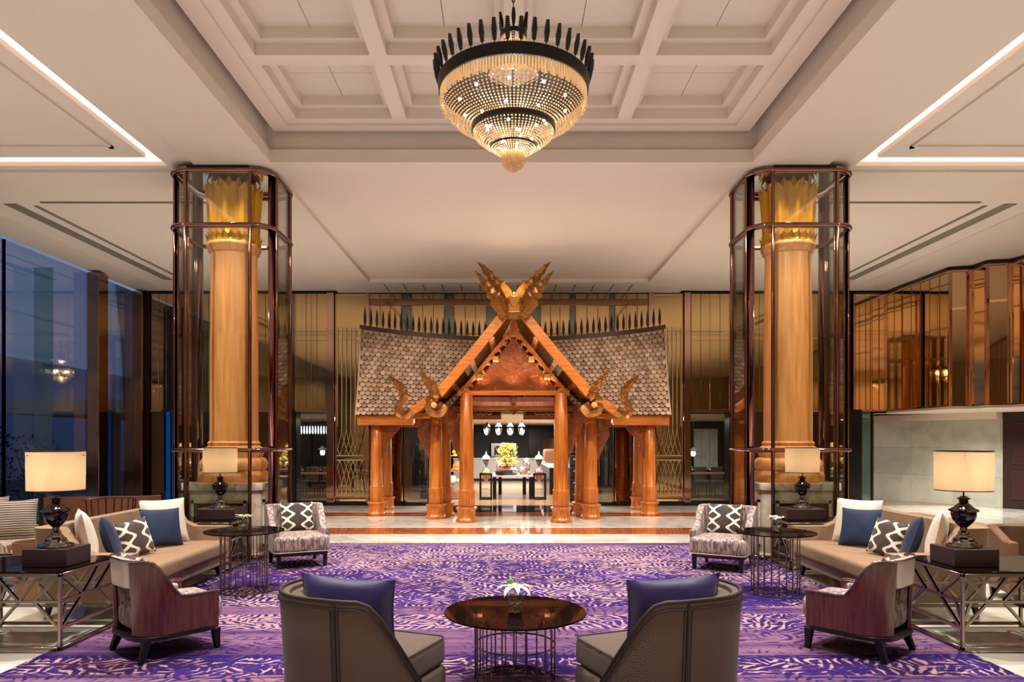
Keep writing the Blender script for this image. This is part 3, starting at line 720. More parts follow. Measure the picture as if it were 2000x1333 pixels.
def jar(px, r, h, label, fill=None, lid=None, dy=0, shape='jar', fh=.6):
    t = thing('glass_jar', label, 'jar', (X(px, yt), yt + dy, ht + .001))
    if shape == 'bowl': pr = [(r * .5, 0), (r * .9, h * .25), (r, h * .5), (r * .85, h * .8), (r * .55, h)]
    else: pr = [(r * .9, 0), (r, h * .1), (r, h * .8), (r * .6, h)]
    m = MB(); m.lathe(pr, seg=20, caps=False); m.build('vessel', GLOBE, t, smooth=50)
    if fill: 
        m = MB(); m.lathe([(a * .9, .005 + b * fh) for a, b in pr[:-1]], seg=16); m.build('contents', fill, t, smooth=50)
    if lid:
        m = MB(); m.lathe([(r * .7, h), (r * .6, h + .03), (r * .15, h + .05), (r * .15, h + .08)], seg=16); m.build('lid', lid, t, smooth=50)
jar(976, .10, .36, 'tall jar of amber biscuits left of the flowers on the buffet table', ORG, WHT, -.1)
jar(1003, .155, .24, 'round clear glass bowl with dark fruit in front of the flowers', pm('dark_fruit', rgb(80, 84, 70), .4), None, -.25, 'bowl', .5)
jar(1020, .09, .20, 'small patterned glass jar between the round bowl and the tall biscuit jar', pm('nuts', rgb(160, 150, 120), .6, noise=.6, nscale=40), WHT, -.15)
jar(1028.5, .11, .44, 'tall lidded biscuit jar at the right end of the buffet table', pm('biscuit', rgb(190, 120, 70), .6, noise=.3, nscale=25), WHT, .1)
jar(1033, .07, .12, 'small glass dish in front of the tall biscuit jar', pm('nuts2', rgb(150, 140, 120), .6, noise=.6, nscale=40), None, -.3)
m = MB(); m.lathe([(.13, 0), (.16, .05), (.17, .12), (.1, .12)], seg=18); o = m.build('basket', pm('dark_weave', rgb(40, 36, 36), .8, bump=.5), smooth=50, label='low dark round basket below the amber biscuit jar', cat='basket'); o.location = (X(978, yt) , yt - .33, ht + .001)
m = MB(); m.box(-.2, .2, -.15, .15, 0, .16); o = m.build('display_block', pm('navy_block', rgb(44, 46, 60), .5), label='dark blue display block under the flowers at the table centre', cat='block', bev=.01); o.location = (X(988, yt), yt - .24, ht + .001)
# left shelf unit
sx0, sx1 = X(872, 21.5), X(905, 21.5); sh = thing('display_shelf', 'black framed shelf unit with glass shelves just left of the entrance', 'shelf', ((sx0 + sx1) / 2, 21.5, 0)); hw = (sx1 - sx0) / 2
m = MB()
for a in (-hw, hw - .03):
    for yy in (-.25, .22): m.box(a, a + .03, yy, yy + .03, 0, Z(885, 21.5))
m.build('shelf_frame', BLACK, sh)
for py in (971, 942, 920, 890):
    m = MB(); zz = Z(py, 21.5); m.box(-hw, hw, -.25, .25, zz - .02, zz); m.build('shelf', pm('shelf_glass', rgb(150, 170, 170), .1) if 'shelf_glass' not in bpy.data.materials else bpy.data.materials['shelf_glass'], sh)
def small(name, px, y, z, prof, mat, label, cat, group=None, seg=14):
    m = MB(); m.lathe(prof, seg=seg); o = m.build(name, mat, smooth=50, label=label, cat=cat, group=group); o.location = (X(px, y), y, z); return o
small('pastry_tower', 892, 21.4, Z(920, 21.5), [(.16, 0), (.17, .05), (.12, .1), (.13, .16), (.07, .24), (.03, .30)], ORG, 'orange pastry tower with cream top on the left display shelf', 'pastry')
small('pineapple_stand', 889, 21.4, Z(890, 21.5), [(.08, 0), (.05, .04), (.10, .1), (.06, .16), (.03, .24)], YEL, 'yellow fruit decoration on the top of the left display shelf', 'fruit')
small('lidded_pot', 884, 21.4, Z(942, 21.5), [(.10, 0), (.12, .06), (.11, .15), (.06, .2), (.02, .23)], WHT, 'taller white lidded pot on the middle shelf of the left display', 'pot')
small('bowl_stack', 897, 21.4, Z(942, 21.5), [(.08, 0), (.11, .03), (.1, .04), (.11, .07), (.1, .08), (.11, .11), (.05, .11)], WHT, 'stack of small white bowls on the middle shelf of the left display', 'bowls')
small('red_box', 893, 21.4, Z(971, 21.5), [(.12, 0), (.12, .14)], pm('salmon', rgb(190, 110, 90), .6), 'salmon coloured box on the bottom shelf of the left display', 'box', seg=4)
# right counter and pastry case, black drawer cabinet
rc_ = thing('side_counter', 'white topped side counter with glass pastry case right of the entrance', 'counter', (X(1075, 25), 25.5, 0)); 
m = MB(); m.box(-.15, 1.2, -2.4, 3, 0, .88); m.build('counter_body', BLACK, rc_); m = MB(); m.box(-.2, 1.2, -2.5, 3, .88, .95); m.build('countertop', WHT, rc_)
pc = thing('pastry_case', 'lit glass pastry case on the side counter, right of the entrance', 'display case', (X(1079, 25), 26, .951))
m = MB(); m.box(-.3, .55, -.6, .6, 0, .9); m.build('case_glass', CLR, pc); m = MB(); m.box(-.26, .5, -.5, .5, .02, .5); m.build('pastries', pm('pastry_pink', rgb(200, 140, 110), .6, noise=.5, nscale=14, emit=rgb(220, 150, 110), es=.0), pc, bev=.1)
cb = thing('drawer_cabinet', 'tall black drawer cabinet with small pale labels, right side of the entrance', 'cabinet', (X(1120, 20.2), 20.4, 0))
cw = .11; chh = Z(884, 20.2)
m = MB(); m.box(-cw, .25, -.3, .6, 0, chh); m.build('cabinet_body', BLACK, cb)
for k in range(4):
    z0 = .06 + k * (chh - .1) / 4
    m = MB(); m.box(-cw + .01, .24, -.33, -.3, z0, z0 + (chh - .1) / 4 - .04); d_ = m.build('drawer', pm('drawer_grey', rgb(60, 60, 64), .4) if 'drawer_grey' not in bpy.data.materials else bpy.data.materials['drawer_grey'], cb, bev=.005)
    m = MB(); m.box(-.02, .1, -.345, -.33, z0 + .16, z0 + .19); m.build('drawer_pull', WHT, d_)
# dining areas through the side windows
CHR = pm('dark_chair', rgb(60, 46, 40), .6); TW = wood('dining_wood', rgb(110, 80, 56), rgb(150, 112, 80), .3, 'x')
def dining(cx, cy, side):
    t = thing('dining_table', 'wooden dining table with place settings behind the %s window' % side, 'table', (cx, cy, 0))
    m = MB(); m.box(-1.1, 1.1, -.4, .4, .72, .76); m.build('tabletop', TW, t)
    for a in (-.9, .9): 
        m = MB(); m.box(a - .04, a + .04, -.3, .3, 0, .72); m.build('leg', BLACK, t)
    for k in range(4):
        x = -.8 + k * .53
        nm = ('leftmost', 'second from left', 'third from left', 'rightmost')[k]
        lab = 'dark dining chair, %s at the table behind the %s window' % (nm, side)
        ch = thing('dining_chair', lab, 'chair', (cx + x, cy + .65, 0), PI, 'dining chairs behind the %s window' % side)
        m = MB(); m.box(-.21, .21, -.2, .22, .42, .48); m.build('seat', CHR, ch, bev=.02)
        m = MB(); m.box(-.2, .2, -.24, -.2, .48, .92); m.build('backrest', CHR, ch, bev=.02)
        for a in (-.18, .18):
            for b_ in (-.18, .18):
                m = MB(); m.box(a - .015, a + .015, b_ - .015, b_ + .015, 0, .42); m.build('leg', BLACK, ch)
        g = thing('wine_glass', 'stemmed glass, %s on the dining table behind the %s window' % (nm, side), 'glass', (cx + x, cy - .15, .761), 0, 'wine glasses behind the %s window' % side)
        m = MB(); m.lathe([(.035, 0), (.005, .01), (.005, .08)], seg=10); m.build('glass_stem', GLOBE, g, smooth=50)
        m = MB(); m.lathe([(.005, .08), (.035, .11), (.038, .15), (.03, .19)], seg=12, caps=False); m.build('glass_bowl', GLOBE, g, smooth=50)
dining(X(612, 22), 22, 'left'); dining(X(1400, 22), 22, 'right')
hg = thing('crystal_pendant_row', 'long row of bright crystal pendant lights behind the left window', 'light', (X(608, 23), 23, Z(845, 23)))
m = MB(); m.box(-.65, .65, -.05, .05, .2, .24); m.build('light_bar', BLACK, hg)
m = MB()
for k in range(14): m.lathe([(.02, .2), (.03, .0), (.01, -.06)], (-.6 + k * .092, 0, 0), 8)
m.build('crystal_drops', emat('crystal_lit', (.9, .95, 1, 1), 2.2), hg)
m = MB(); m.tube([(0, 0, .24), (0, 0, 2.5 - Z(845, 23))], .01, 6); m.build('cord', BLACK, hg)
def lantern(px, py, y, side):
    t = thing('hanging_lantern', 'small metal lantern lit white behind the %s window' % side, 'lantern', (X(px, y), y, Z(py, y)))
    m = MB(); m.tube([(0, 0, .12), (0, 0, 2.5 - Z(py, y))], .007, 6); m.build('cord', BLACK, t)
    m = MB(); m.lathe([(.02, .14), (.05, .1), (.16, .03), (.16, .01)], seg=16); m.build('lantern_cap', pm('lantern_green', rgb(60, 66, 56), .5) if 'lantern_green' not in bpy.data.materials else bpy.data.materials['lantern_green'], t, smooth=40)
    m = MB(); m.lathe([(.07, 0), (.085, -.08), (.05, -.16)], seg=12); m.build('lantern_glass', FLAME if 0 else emat('lantern_lit' + side, (1, .93, .85, 1), 4), t, smooth=40)
lantern(630, 880, 22.5, 'left'); lantern(1354, 882, 22.5, 'right')
bw = MB(); bw.box(X(1356, 26), X(1402, 26), 26.0, 26.1, .7, 2.2); struct('trim_27', bw, marble('white_brick', rgb(200, 200, 192), rgb(176, 176, 170), 2, .5, .3, .02))
bb = MB(); bb.box(X(563, 24), X(576, 24), 24.0, 24.05, 1.0, 1.75); bb.build('blue_screen', emat('screen_blue', rgb(20, 60, 200), .8), label='small glowing blue screen behind the left window', cat='screen').location = (.12, 0, .1)
# ------------------------------------------------------------ columns in glass cases
GOLD = pm('gold_leaf', rgb(236, 172, 40), .28, .55, noise=.15, nscale=12)
def rrect(cx, cy, hx, hy, r, n=8):
    P = []
    for (sx_, sy_, a0) in ((1, -1, -90), (1, 1, 0), (-1, 1, 90), (-1, -1, 180)):
        for k in range(n + 1):
            a = R(a0 + 90 * k / n); P.append((cx + sx_ * (hx - r) + r * math.cos(a), cy + sy_ * (hy - r) + r * math.sin(a)))
    return P
def column_set(cx, side):
    cy = 10.9
    t = thing('column', 'honey wood lotus column with gold petal capital inside the %s glass case' % side, 'column', (cx, cy, 0))
    m = MB(); m.lathe([(.52, 1.13), (.52, 1.22), (.50, 1.27), (.46, 1.30), (.49, 1.34), (.50, 1.42), (.46, 1.48), (.41, 1.50), (.44, 1.56), (.44, 1.62), (.40, 1.66), (.37, 1.68), (.385, 1.72), (.36, 1.75)], seg=48); m.build('column_base', COLW, t, smooth=50)
    m = MB(); m.lathe([(.355, 1.75), (.355, 3.2), (.335, 4.55), (.34, 4.62)], seg=48); m.build('shaft', COLW, t, smooth=50)
    m = MB(); m.lathe([(.34, 4.60), (.37, 4.63), (.375, 4.66), (.40, 4.70), (.40, 4.74), (.36, 4.78)], seg=48); m.build('collar', COLW, t, smooth=50)
    m = MB(); n = 20
    for ring, (n, z0, z1, r0, r1, tip) in enumerate([(18, 4.86, 5.60, .335, .372, .10), (18, 4.86, 5.54, .352, .392, .09), (24, 4.76, 4.84, .37, .375, .06)]):
        for k in range(n):
            a0 = 2 * PI * (k + (.5 if ring == 1 else 0)) / n; w_ = PI / n * 1.02
            def q(a, r, z): return (r * math.cos(a), r * math.sin(a), z)
            zm = (z0 + z1) / 2
            vs = [q(a0 - w_, r0, z0), q(a0, r0 + .022, z0), q(a0 + w_, r0, z0), q(a0 - w_, (r0 + r1) / 2 - .01, zm), q(a0, (r0 + r1) / 2 + .02, zm), q(a0 + w_, (r0 + r1) / 2 - .01, zm),
                  q(a0 - w_, r1, z1), q(a0, r1 + .028, z1), q(a0 + w_, r1, z1), q(a0, r1 + .045, z1 + tip)]
            m.add(vs, [(0, 1, 4, 3), (1, 2, 5, 4), (3, 4, 7, 6), (4, 5, 8, 7), (6, 7, 9), (7, 8, 9)])
    m.lathe([(.33, 4.74), (.34, 4.86), (.33, 5.2), (.37, 5.5)], seg=32)
    m.build('capital', GOLD, t, label='gilded capital of upright pointed lotus petals')
    # pedestal with cut corners and inset dark panels
    p = MB(); h, k = .60, .12
    def octp(h): return [(-h + k, -h), (h - k, -h), (h, -h + k), (h, h - k), (h - k, h), (-h + k, h), (-h, h - k), (-h, -h + k)]
    p.prism(octp(h), 0, .10, 'xy'); p.prism(octp(h - .03), .10, 1.02, 'xy'); p.prism(octp(h), 1.02, 1.13, 'xy')
    ped = p.build('pedestal', MARBP, t, bev=.01)
    dp = MB()
    for a in range(4):
        M = Matrix.Rotation(R(90 * a), 4, 'Z'); dp.box(-.36, .36, -.585, -.57, .22, .84, M)
    dp.build('pedestal_panel', pm('inset_brown' + side, rgb(92, 48, 30), .3), ped)
    fp = MB()
    for a in range(4):
        M = Matrix.Rotation(R(90 * a), 4, 'Z')
        for q in ((-.40, -.36, .18, .88), (.36, .40, .18, .88), (-.40, .40, .84, .88), (-.40, .40, .18, .22)): fp.box(q[0], q[1], -.60, -.57, q[2], q[3], M)
    fp.build('panel_moulding', MARBP, ped)
    # glass case
    g = thing('glass_case', 'rose bronze framed glass case with rounded corners round the %s column' % side, 'glass case', (cx, cy, 0))
    hx, hy, r = .76, .63, .29
    ring = rrect(0, 0, hx, hy, r)
    for z in (5.70, 4.90):
        m = MB(); m.tube([(x, y, z) for x, y in ring], .034, 8, True); m.tube([(x * .955, y * .945, z - .02) for x, y in ring], .022, 6, True); m.build('ring_rail', POSTM, g, smooth=60)
    m = MB(); m.tube([(x, y, 1.62) for x, y in ring], .03, 8, True); m.tube([(x * .955, y * .945, 1.60) for x, y in ring], .02, 6, True); m.build('ring_rail', POSTM, g, smooth=60)
    m = MB(); m.tube([(x, y, .05) for x, y in ring], .035, 8, True); m.build('base_rail', BRONZED, g, smooth=60)
    for (px_, py_) in ((-(hx - r), -hy), (hx - r, -hy), (hx, -(hy - r)), (hx, hy - r), (hx - r, hy), (-(hx - r), hy), (-hx, hy - r), (-hx, -(hy - r))):
        m = MB(); m.tube([(px_, py_, 0.01), (px_, py_, 5.72)], .026, 8); m.tube([(px_ * .95, py_ * .94, 0.01), (px_ * .95, py_ * .94, 5.70)], .02, 8); m.build('post', POSTM, g, smooth=60)
    for sx_ in (-1, 1):
        for sy_ in (-1, 1):                                            # bronze fins closing the corners
            m = MB(); pts_ = [(sx_ * (hx - r + r * .93 * math.cos(R(a))), sy_ * (hy - r + r * .93 * math.sin(R(a)))) for a in range(0, 36, 7)]
            for i in range(len(pts_) - 1): m.bar((*pts_[i], .02), (*pts_[i + 1], .02), .01, .01)
            m = MB()
            n_ = len(pts_)
            vs = [(x, y, .02) for x, y in pts_] + [(x, y, 5.68) for x, y in pts_]
            m.add(vs, [(i, i + 1, n_ + i + 1, n_ + i) for i in range(n_ - 1)])
            m.build('corner_fin', POSTM, g, smooth=60, solid=.008)
    for i in range(4):
        m = MB()
        if i == 0: m.box(-(hx - r), hx - r, -hy + .004, -hy + .010, .08, 5.66)
        if i == 1: m.box(-(hx - r), hx - r, hy - .010, hy - .004, .08, 5.66)
        if i == 2: m.box(-hx + .004, -hx + .01, -(hy - r), hy - r, .08, 5.66)
        if i == 3: m.box(hx - .01, hx - .004, -(hy - r), hy - r, .08, 5.66)
        m.build('glass_panel', GLASS, g)
    m = MB(); m.prism(rrect(0, 0, hx - .03, hy - .03, r), 5.735, 5.762, 'xy'); m.build('top_plate', pm('top_plate' + side, rgb(215, 205, 190), .12, .85), g)
    m = MB(); m.box(-.45, .45, -hy - .02, -hy + .1, 5.735, 5.762); m.build('top_slot', BLACK, g)
    for a in range(6):
        aa = R(60 * a + 30)
        light('SPOT', 'case_uplight', (cx + .47 * math.cos(aa), cy + .5 * math.sin(aa), 1.2), 110, (1, .76, .5), (R(180), 0, 0), spot_size=R(50), spot_blend=.9, shadow_soft_size=.04)
    for a in (-55, -125, -90, 90):
        aa = R(a); light('SPOT', 'case_downlight', (cx + .52 * math.cos(aa), cy + .54 * math.sin(aa), 5.6), 110, (1, .8, .56), (0, 0, 0), spot_size=R(55), spot_blend=.8, shadow_soft_size=.04)
column_set(-4.19, 'left'); column_set(4.35, 'right')

# ------------------------------------------------------------ pavilion
C = .17
pav = thing('pavilion', 'carved orange timber pavilion with shingled roof and gilded gable crown at the restaurant entrance', 'pavilion', (C, 15.28, 0))
OY = 15.28
def post(x, y, top, r, name='post', base=.245, sh=.33):
    p = MB(); q = PI / 8
    k = r / .15
    prof = [(base, 0), (base, .05), (base * .93, .07), (base * .86, .10), (base * .84, sh - .10), (base * .92, sh - .06), (base, sh - .05), (base, sh - .01), (base * .8, sh)]
    p.lathe(prof, (x, y - OY, 0), 8, True, None, q)
    p.lathe([(r * 1.13, sh), (r * 1.13, sh + .36), (r * 1.02, sh + .37), (r * .98, (sh + top) / 2), (r * .84, top)], (x, y - OY, 0), 8, True, None, q)
    return p.build(name, TEAK, pav, bev=.006, bseg=1)
for s in (-1, 1):
    post(s * 1.02, 15.28, 2.78, .165); post(s * 1.75, 15.99, 2.30, .155); post(s * 1.60, 16.55, 2.30, .15); post(s * 3.22, 16.66, 2.14, .145, base=.225)
    post(s * 3.22, 18.1, 2.14, .14, base=.22)
def beam(x0, x1, y0, y1, z0, z1, name='beam', mat=None, bev=.008):
    m = MB(); m.box(x0, x1, y0 - OY, y1 - OY, z0, z1); return m.build(name, mat or TEAKX, pav, bev=bev, bseg=1)
for s in (-1, 1):
    a, b_ = sorted((s * 2.33, s * 3.62)); beam(a, b_, 16.38, 16.52, 2.12, 2.35, 'eave_beam')
    a, b_ = sorted((s * 2.30, s * 2.36)); beam(a, b_, 16.30, 16.56, 2.16, 2.40, 'eave_end')
    a, b_ = sorted((s * 1.00, s * 2.36)); beam(a, b_, 15.94, 16.06, 2.26, 2.38, 'tie_beam')
    a, b_ = sorted((s * 1.66, s * 1.78)); beam(a, b_, 15.75, 16.9, 2.30, 2.44, 'tie_beam', wood('teak_y', rgb(168, 88, 24), rgb(214, 128, 48), .33, 'y') if 'teak_y' not in bpy.data.materials else bpy.data.materials['teak_y'])
    a, b_ = sorted((s * 3.16, s * 3.28)); beam(a, b_, 16.5, 18.6, 2.14, 2.28, 'tie_beam')
    a, b_ = sorted((s * 2.33, s * 3.62)); beam(a, b_, 18.6, 18.7, 2.12, 2.35, 'eave_beam')
    a, b_ = sorted((s * .96, s * 1.08)); beam(a, b_, 15.25, 17.6, 2.62, 2.76, 'tie_beam', bpy.data.materials['teak_y'])
    for k, (px, py) in enumerate(((835, 811), (870, 800))):
        x = (X(px, 15.7) - C) * (-s); beam(x - .07, x + .07, 15.6, 15.75, Z(py, 15.7) - .06, Z(py, 15.7) + .06, 'beam_end')
beam(-1.20, 1.20, 15.20, 15.36, 2.74, 2.84, 'gable_beam')
beam(-.93, .93, 15.95, 16.0, 2.53, 2.75, 'frieze_board', wood('frieze', rgb(196, 130, 100), rgb(220, 160, 128), .4, 'z'))
beam(-1.5, 1.5, 15.9, 16.05, 2.42, 2.54, 'lintel', TEAKD); beam(-1.0, 1.0, 15.86, 15.9, 2.45, 2.50, 'lintel_strip')
beam(-.05, .05, 15.84, 15.95, 2.60, 2.80, 'king_post', TEAKD)
m = MB(); m.prism([(-.14, 2.46), (.14, 2.46), (0, 2.33)], 15.85 - OY, 15.9 - OY); m.build('pendant_boss', TEAKD, pav)
# carved pediment
def relief(name, c1, c2, scale):
    m, nt, b, N, L = newmat(name)
    tc = N('ShaderNodeTexCoord'); n1 = N('ShaderNodeTexVoronoi'); n1.feature = 'SMOOTH_F1'; n1.inputs['Scale'].default_value = scale
    nz = N('ShaderNodeTexNoise'); nz.inputs['Scale'].default_value = scale * .5; nz.inputs['Distortion'].default_value = 3; L(tc.outputs['Object'], nz.inputs[0])
    ad = N('ShaderNodeVectorMath'); ad.operation = 'MULTIPLY_ADD'; ad.inputs[1].default_value = (.5, .5, .5); L(nz.outputs['Color'], ad.inputs[0]); L(tc.outputs['Object'], ad.inputs[2]); L(ad.outputs[0], n1.inputs['Vector'])
    wv = N('ShaderNodeMath'); wv.operation = 'MULTIPLY'; wv.inputs[1].default_value = 26; L(n1.outputs['Distance'], wv.inputs[0]); sn = N('ShaderNodeMath'); sn.operation = 'SINE'; L(wv.outputs[0], sn.inputs[0])
    r = ramp(nt, [(.3, c1), (.7, c2)]); L(nz.outputs[0], r.inputs[0]); L(r.outputs[0], b.inputs['Base Color']); b.inputs['Roughness'].default_value = .4
    bp = N('ShaderNodeBump'); bp.inputs['Strength'].default_value = 1; bp.inputs['Distance'].default_value = .03; L(sn.outputs[0], bp.inputs['Height']); L(bp.outputs[0], b.inputs['Normal'])
    return m
CARV = relief('carved_teak', rgb(170, 84, 40), rgb(206, 116, 62), 9)
GILT = relief('gilt_bronze', rgb(168, 104, 44), rgb(214, 150, 76), 16)
GILT.node_tree.nodes['Principled BSDF'].inputs['Metallic'].default_value = .75; GILT.node_tree.nodes['Principled BSDF'].inputs['Roughness'].default_value = .3
m = MB(); m.prism([(-.99, 2.84), (.99, 2.84), (0, 4.05)], 15.62 - OY, 15.68 - OY); m.build('pediment', CARV, pav, label='carved reddish pediment panel')
def mirror_pts(pts, s): return [(s * x, z) for x, z in pts]
def ribbon(line, w0, w1=None):
    """polygon of width w below a polyline (x, z)"""
    n = len(line); out = []
    for i, (x, z) in enumerate(line):
        a = line[max(i - 1, 0)]; b_ = line[min(i + 1, n - 1)]
        dx, dz = b_[0] - a[0], b_[1] - a[1]; l = math.hypot(dx, dz); nx, nz_ = dz / l, -dx / l
        w_ = w0 if w1 is None else w0 + (w1 - w0) * i / (n - 1)
        out.append((x + nx * w_, z + nz_ * w_))
    return line + out[::-1]
def px_line(pts, d): return [(X(a, d) - C, Z(b_, d)) for a, b_ in pts]
YUP = [(1003, 572), (977, 608), (940, 655), (900, 704), (868, 742), (850, 764)]
YLO = [(868, 752), (833, 776), (810, 792), (792, 804)]
up = [(abs(x), z) for x, z in px_line(YUP, 14.7)]; up[0] = (0.0, 4.86)
lo = [(abs(x), z) for x, z in px_line(YLO, 15.2)]
def side_poly(line, w, s):
    n = len(line); off = []
    for i, (x, z) in enumerate(line):
        a = line[max(i - 1, 0)]; b_ = line[min(i + 1, n - 1)]; dx, dz = b_[0] - a[0], b_[1] - a[1]; l = math.hypot(dx, dz)
        off.append((x + dz / l * w, z - dx / l * w))
    off[0] = (0.0, off[0][1]) if line[0][0] < .01 else off[0]
    return [(s * x, z) for x, z in line + off[::-1]]
for s in (-1, 1):
    m = MB(); m.prism(side_poly(up, .20, s), 14.66 - OY, 14.80 - OY); m.build('bargeboard', TEAKX, pav, bev=.012)
    m = MB(); m.prism(side_poly([(x, z - .02) for x, z in up], .10, s), 14.80 - OY, 17.4 - OY); m.build('gable_roof_slope', TEAKD, pav)
    m = MB(); m.prism(side_poly(lo, .17, s), 15.1 - OY, 15.24 - OY); m.build('lower_bargeboard', TEAKX, pav, bev=.012)
    m = MB(); m.prism(side_poly([(x, z - .02) for x, z in lo], .09, s), 15.24 - OY, 17.0 - OY); m.build('lower_roof_slope', TEAKD, pav)
    # stepped inner board with curls
    inn = [(x * 1.0, z) for x, z in [(.0, 4.30), (.30, 3.93), (.62, 3.53), (.98, 3.08), (1.22, 2.82)]]
    m = MB(); m.prism(side_poly(inn, .08, s), 15.45 - OY, 15.6 - OY); m.build('inner_bargeboard', TEAK, pav, bev=.01)
    for k in range(11):
        u = (k + .5) / 11; i = min(3, int(u * 4)); f_ = u * 4 - i
        x = inn[i][0] + (inn[i + 1][0] - inn[i][0]) * f_; z = inn[i][1] + (inn[i + 1][1] - inn[i][1]) * f_
        x -= .05; z -= .08
        m = MB(); m.prism([(s * x, z + .06), (s * (x - .07), z - .01), (s * (x - .05), z - .06), (s * (x - .01), z - .02), (s * (x + .04), z - .06), (s * (x + .06), z)], 15.47 - OY, 15.54 - OY); m.build('curl', TEAK, pav, bev=.006, bseg=1)
    for px, py in ((960, 664), (921.6, 708), (883, 750)):
        x = abs(X(px, 15.0) - C); z = Z(py, 15.0); M = Matrix.Translation((s * x, 0, z)) @ Matrix.Rotation(s * R(50), 4, 'Y')
        m = MB(); m.box(-.05, .05, 14.82 - OY, 17 - OY, -.045, .045, M); m.build('purlin', TEAK, pav, bev=.006, bseg=1)
        m = MB(); m.box(-.055, .055, 14.79 - OY, 14.82 - OY, -.05, .05, M); m.build('purlin_end', pm('cut_wood', rgb(224, 166, 98), .5) if 'cut_wood' not in bpy.data.materials else bpy.data.materials['cut_wood'], pav)
    for px, py in ((968, 701), (937, 736), (911, 764)):
        x = abs(X(px, 15.4) - C); z = Z(py, 15.4)
        m = MB(); m.box(s * x - .06, s * x + .06, 15.36 - OY, 15.66 - OY, z - .05, z + .05); m.build('purlin_end', bpy.data.materials['cut_wood'], pav, bev=.006, bseg=1)
m = MB(); m.prism([(-.10, 4.12), (-.07, 4.32), (0, 4.42), (.07, 4.32), (.10, 4.12), (.05, 4.0), (0, 4.06), (-.05, 4.0)], 15.36 - OY, 15.42 - OY); m.build('apex_boss', TEAK, pav, bev=.01)
# flame shapes ------------------------------------------------
def flame(spine, widths, teeth=0, amp=.35):
    n = len(spine); sm = []
    N_ = (n - 1) * 5
    def cr1(p0, p1, p2, p3, t): return .5 * ((2 * p1) + (-p0 + p2) * t + (2 * p0 - 5 * p1 + 4 * p2 - p3) * t * t + (-p0 + 3 * p1 - 3 * p2 + p3) * t ** 3)
    for k in range(N_ + 1):
        u = k / 5; i = min(int(u), n - 2); t = u - i
        P = [spine[max(i - 1, 0)], spine[i], spine[i + 1], spine[min(i + 2, n - 1)]]; W_ = [widths[max(i - 1, 0)], widths[i], widths[i + 1], widths[min(i + 2, n - 1)]]
        sm.append((cr1(*[p[0] for p in P], t), cr1(*[p[1] for p in P], t), max(.002, cr1(*W_, t))))
    L_, R_ = [], []
    for k, (x, z, w_) in enumerate(sm):
        a = sm[max(k - 1, 0)]; b_ = sm[min(k + 1, len(sm) - 1)]; dx, dz = b_[0] - a[0], b_[1] - a[1]; l = math.hypot(dx, dz) or 1
        nx, nz_ = -dz / l, dx / l
        tl = 1 + (amp if (teeth and k % 4 == 2 and k > len(sm) * .25 and k < len(sm) - 2) else 0)
        L_.append((x + nx * w_ * tl / 2, z + nz_ * w_ * tl / 2)); R_.append((x - nx * w_ * (2 - tl if teeth else 1) / 2, z - nz_ * w_ / 2 * (1 if not teeth else (1 + amp * .6 if k % 4 == 0 and k > len(sm) * .3 else 1))))
    return L_, R_
def flame_mesh(spine, widths, y0, th, teeth=1, s=1, M=None, amp=.35):
    L_, R_ = flame(spine, widths, teeth, amp); n = len(L_); m = MB()
    vs = []
    for i in range(n):
        c_ = ((L_[i][0] + R_[i][0]) / 2, (L_[i][1] + R_[i][1]) / 2)
        vs += [(s * L_[i][0], y0, L_[i][1]), (s * c_[0], y0 - th, c_[1]), (s * R_[i][0], y0, R_[i][1]), (s * c_[0], y0 + th * .6, c_[1])]
    fs = []
    for i in range(n - 1):
        for k in range(4): fs.append((i * 4 + k, i * 4 + (k + 1) % 4, (i + 1) * 4 + (k + 1) % 4, (i + 1) * 4 + k))
    fs += [(0, 1, 2, 3), tuple((n - 1) * 4 + k for k in (3, 2, 1, 0))]
    m.add(vs, fs, M); return m
def pxs(pts, d): return [(abs(X(a, d) - C), Z(b_, d)) for a, b_ in pts]
q15 = 15.0 / FPX
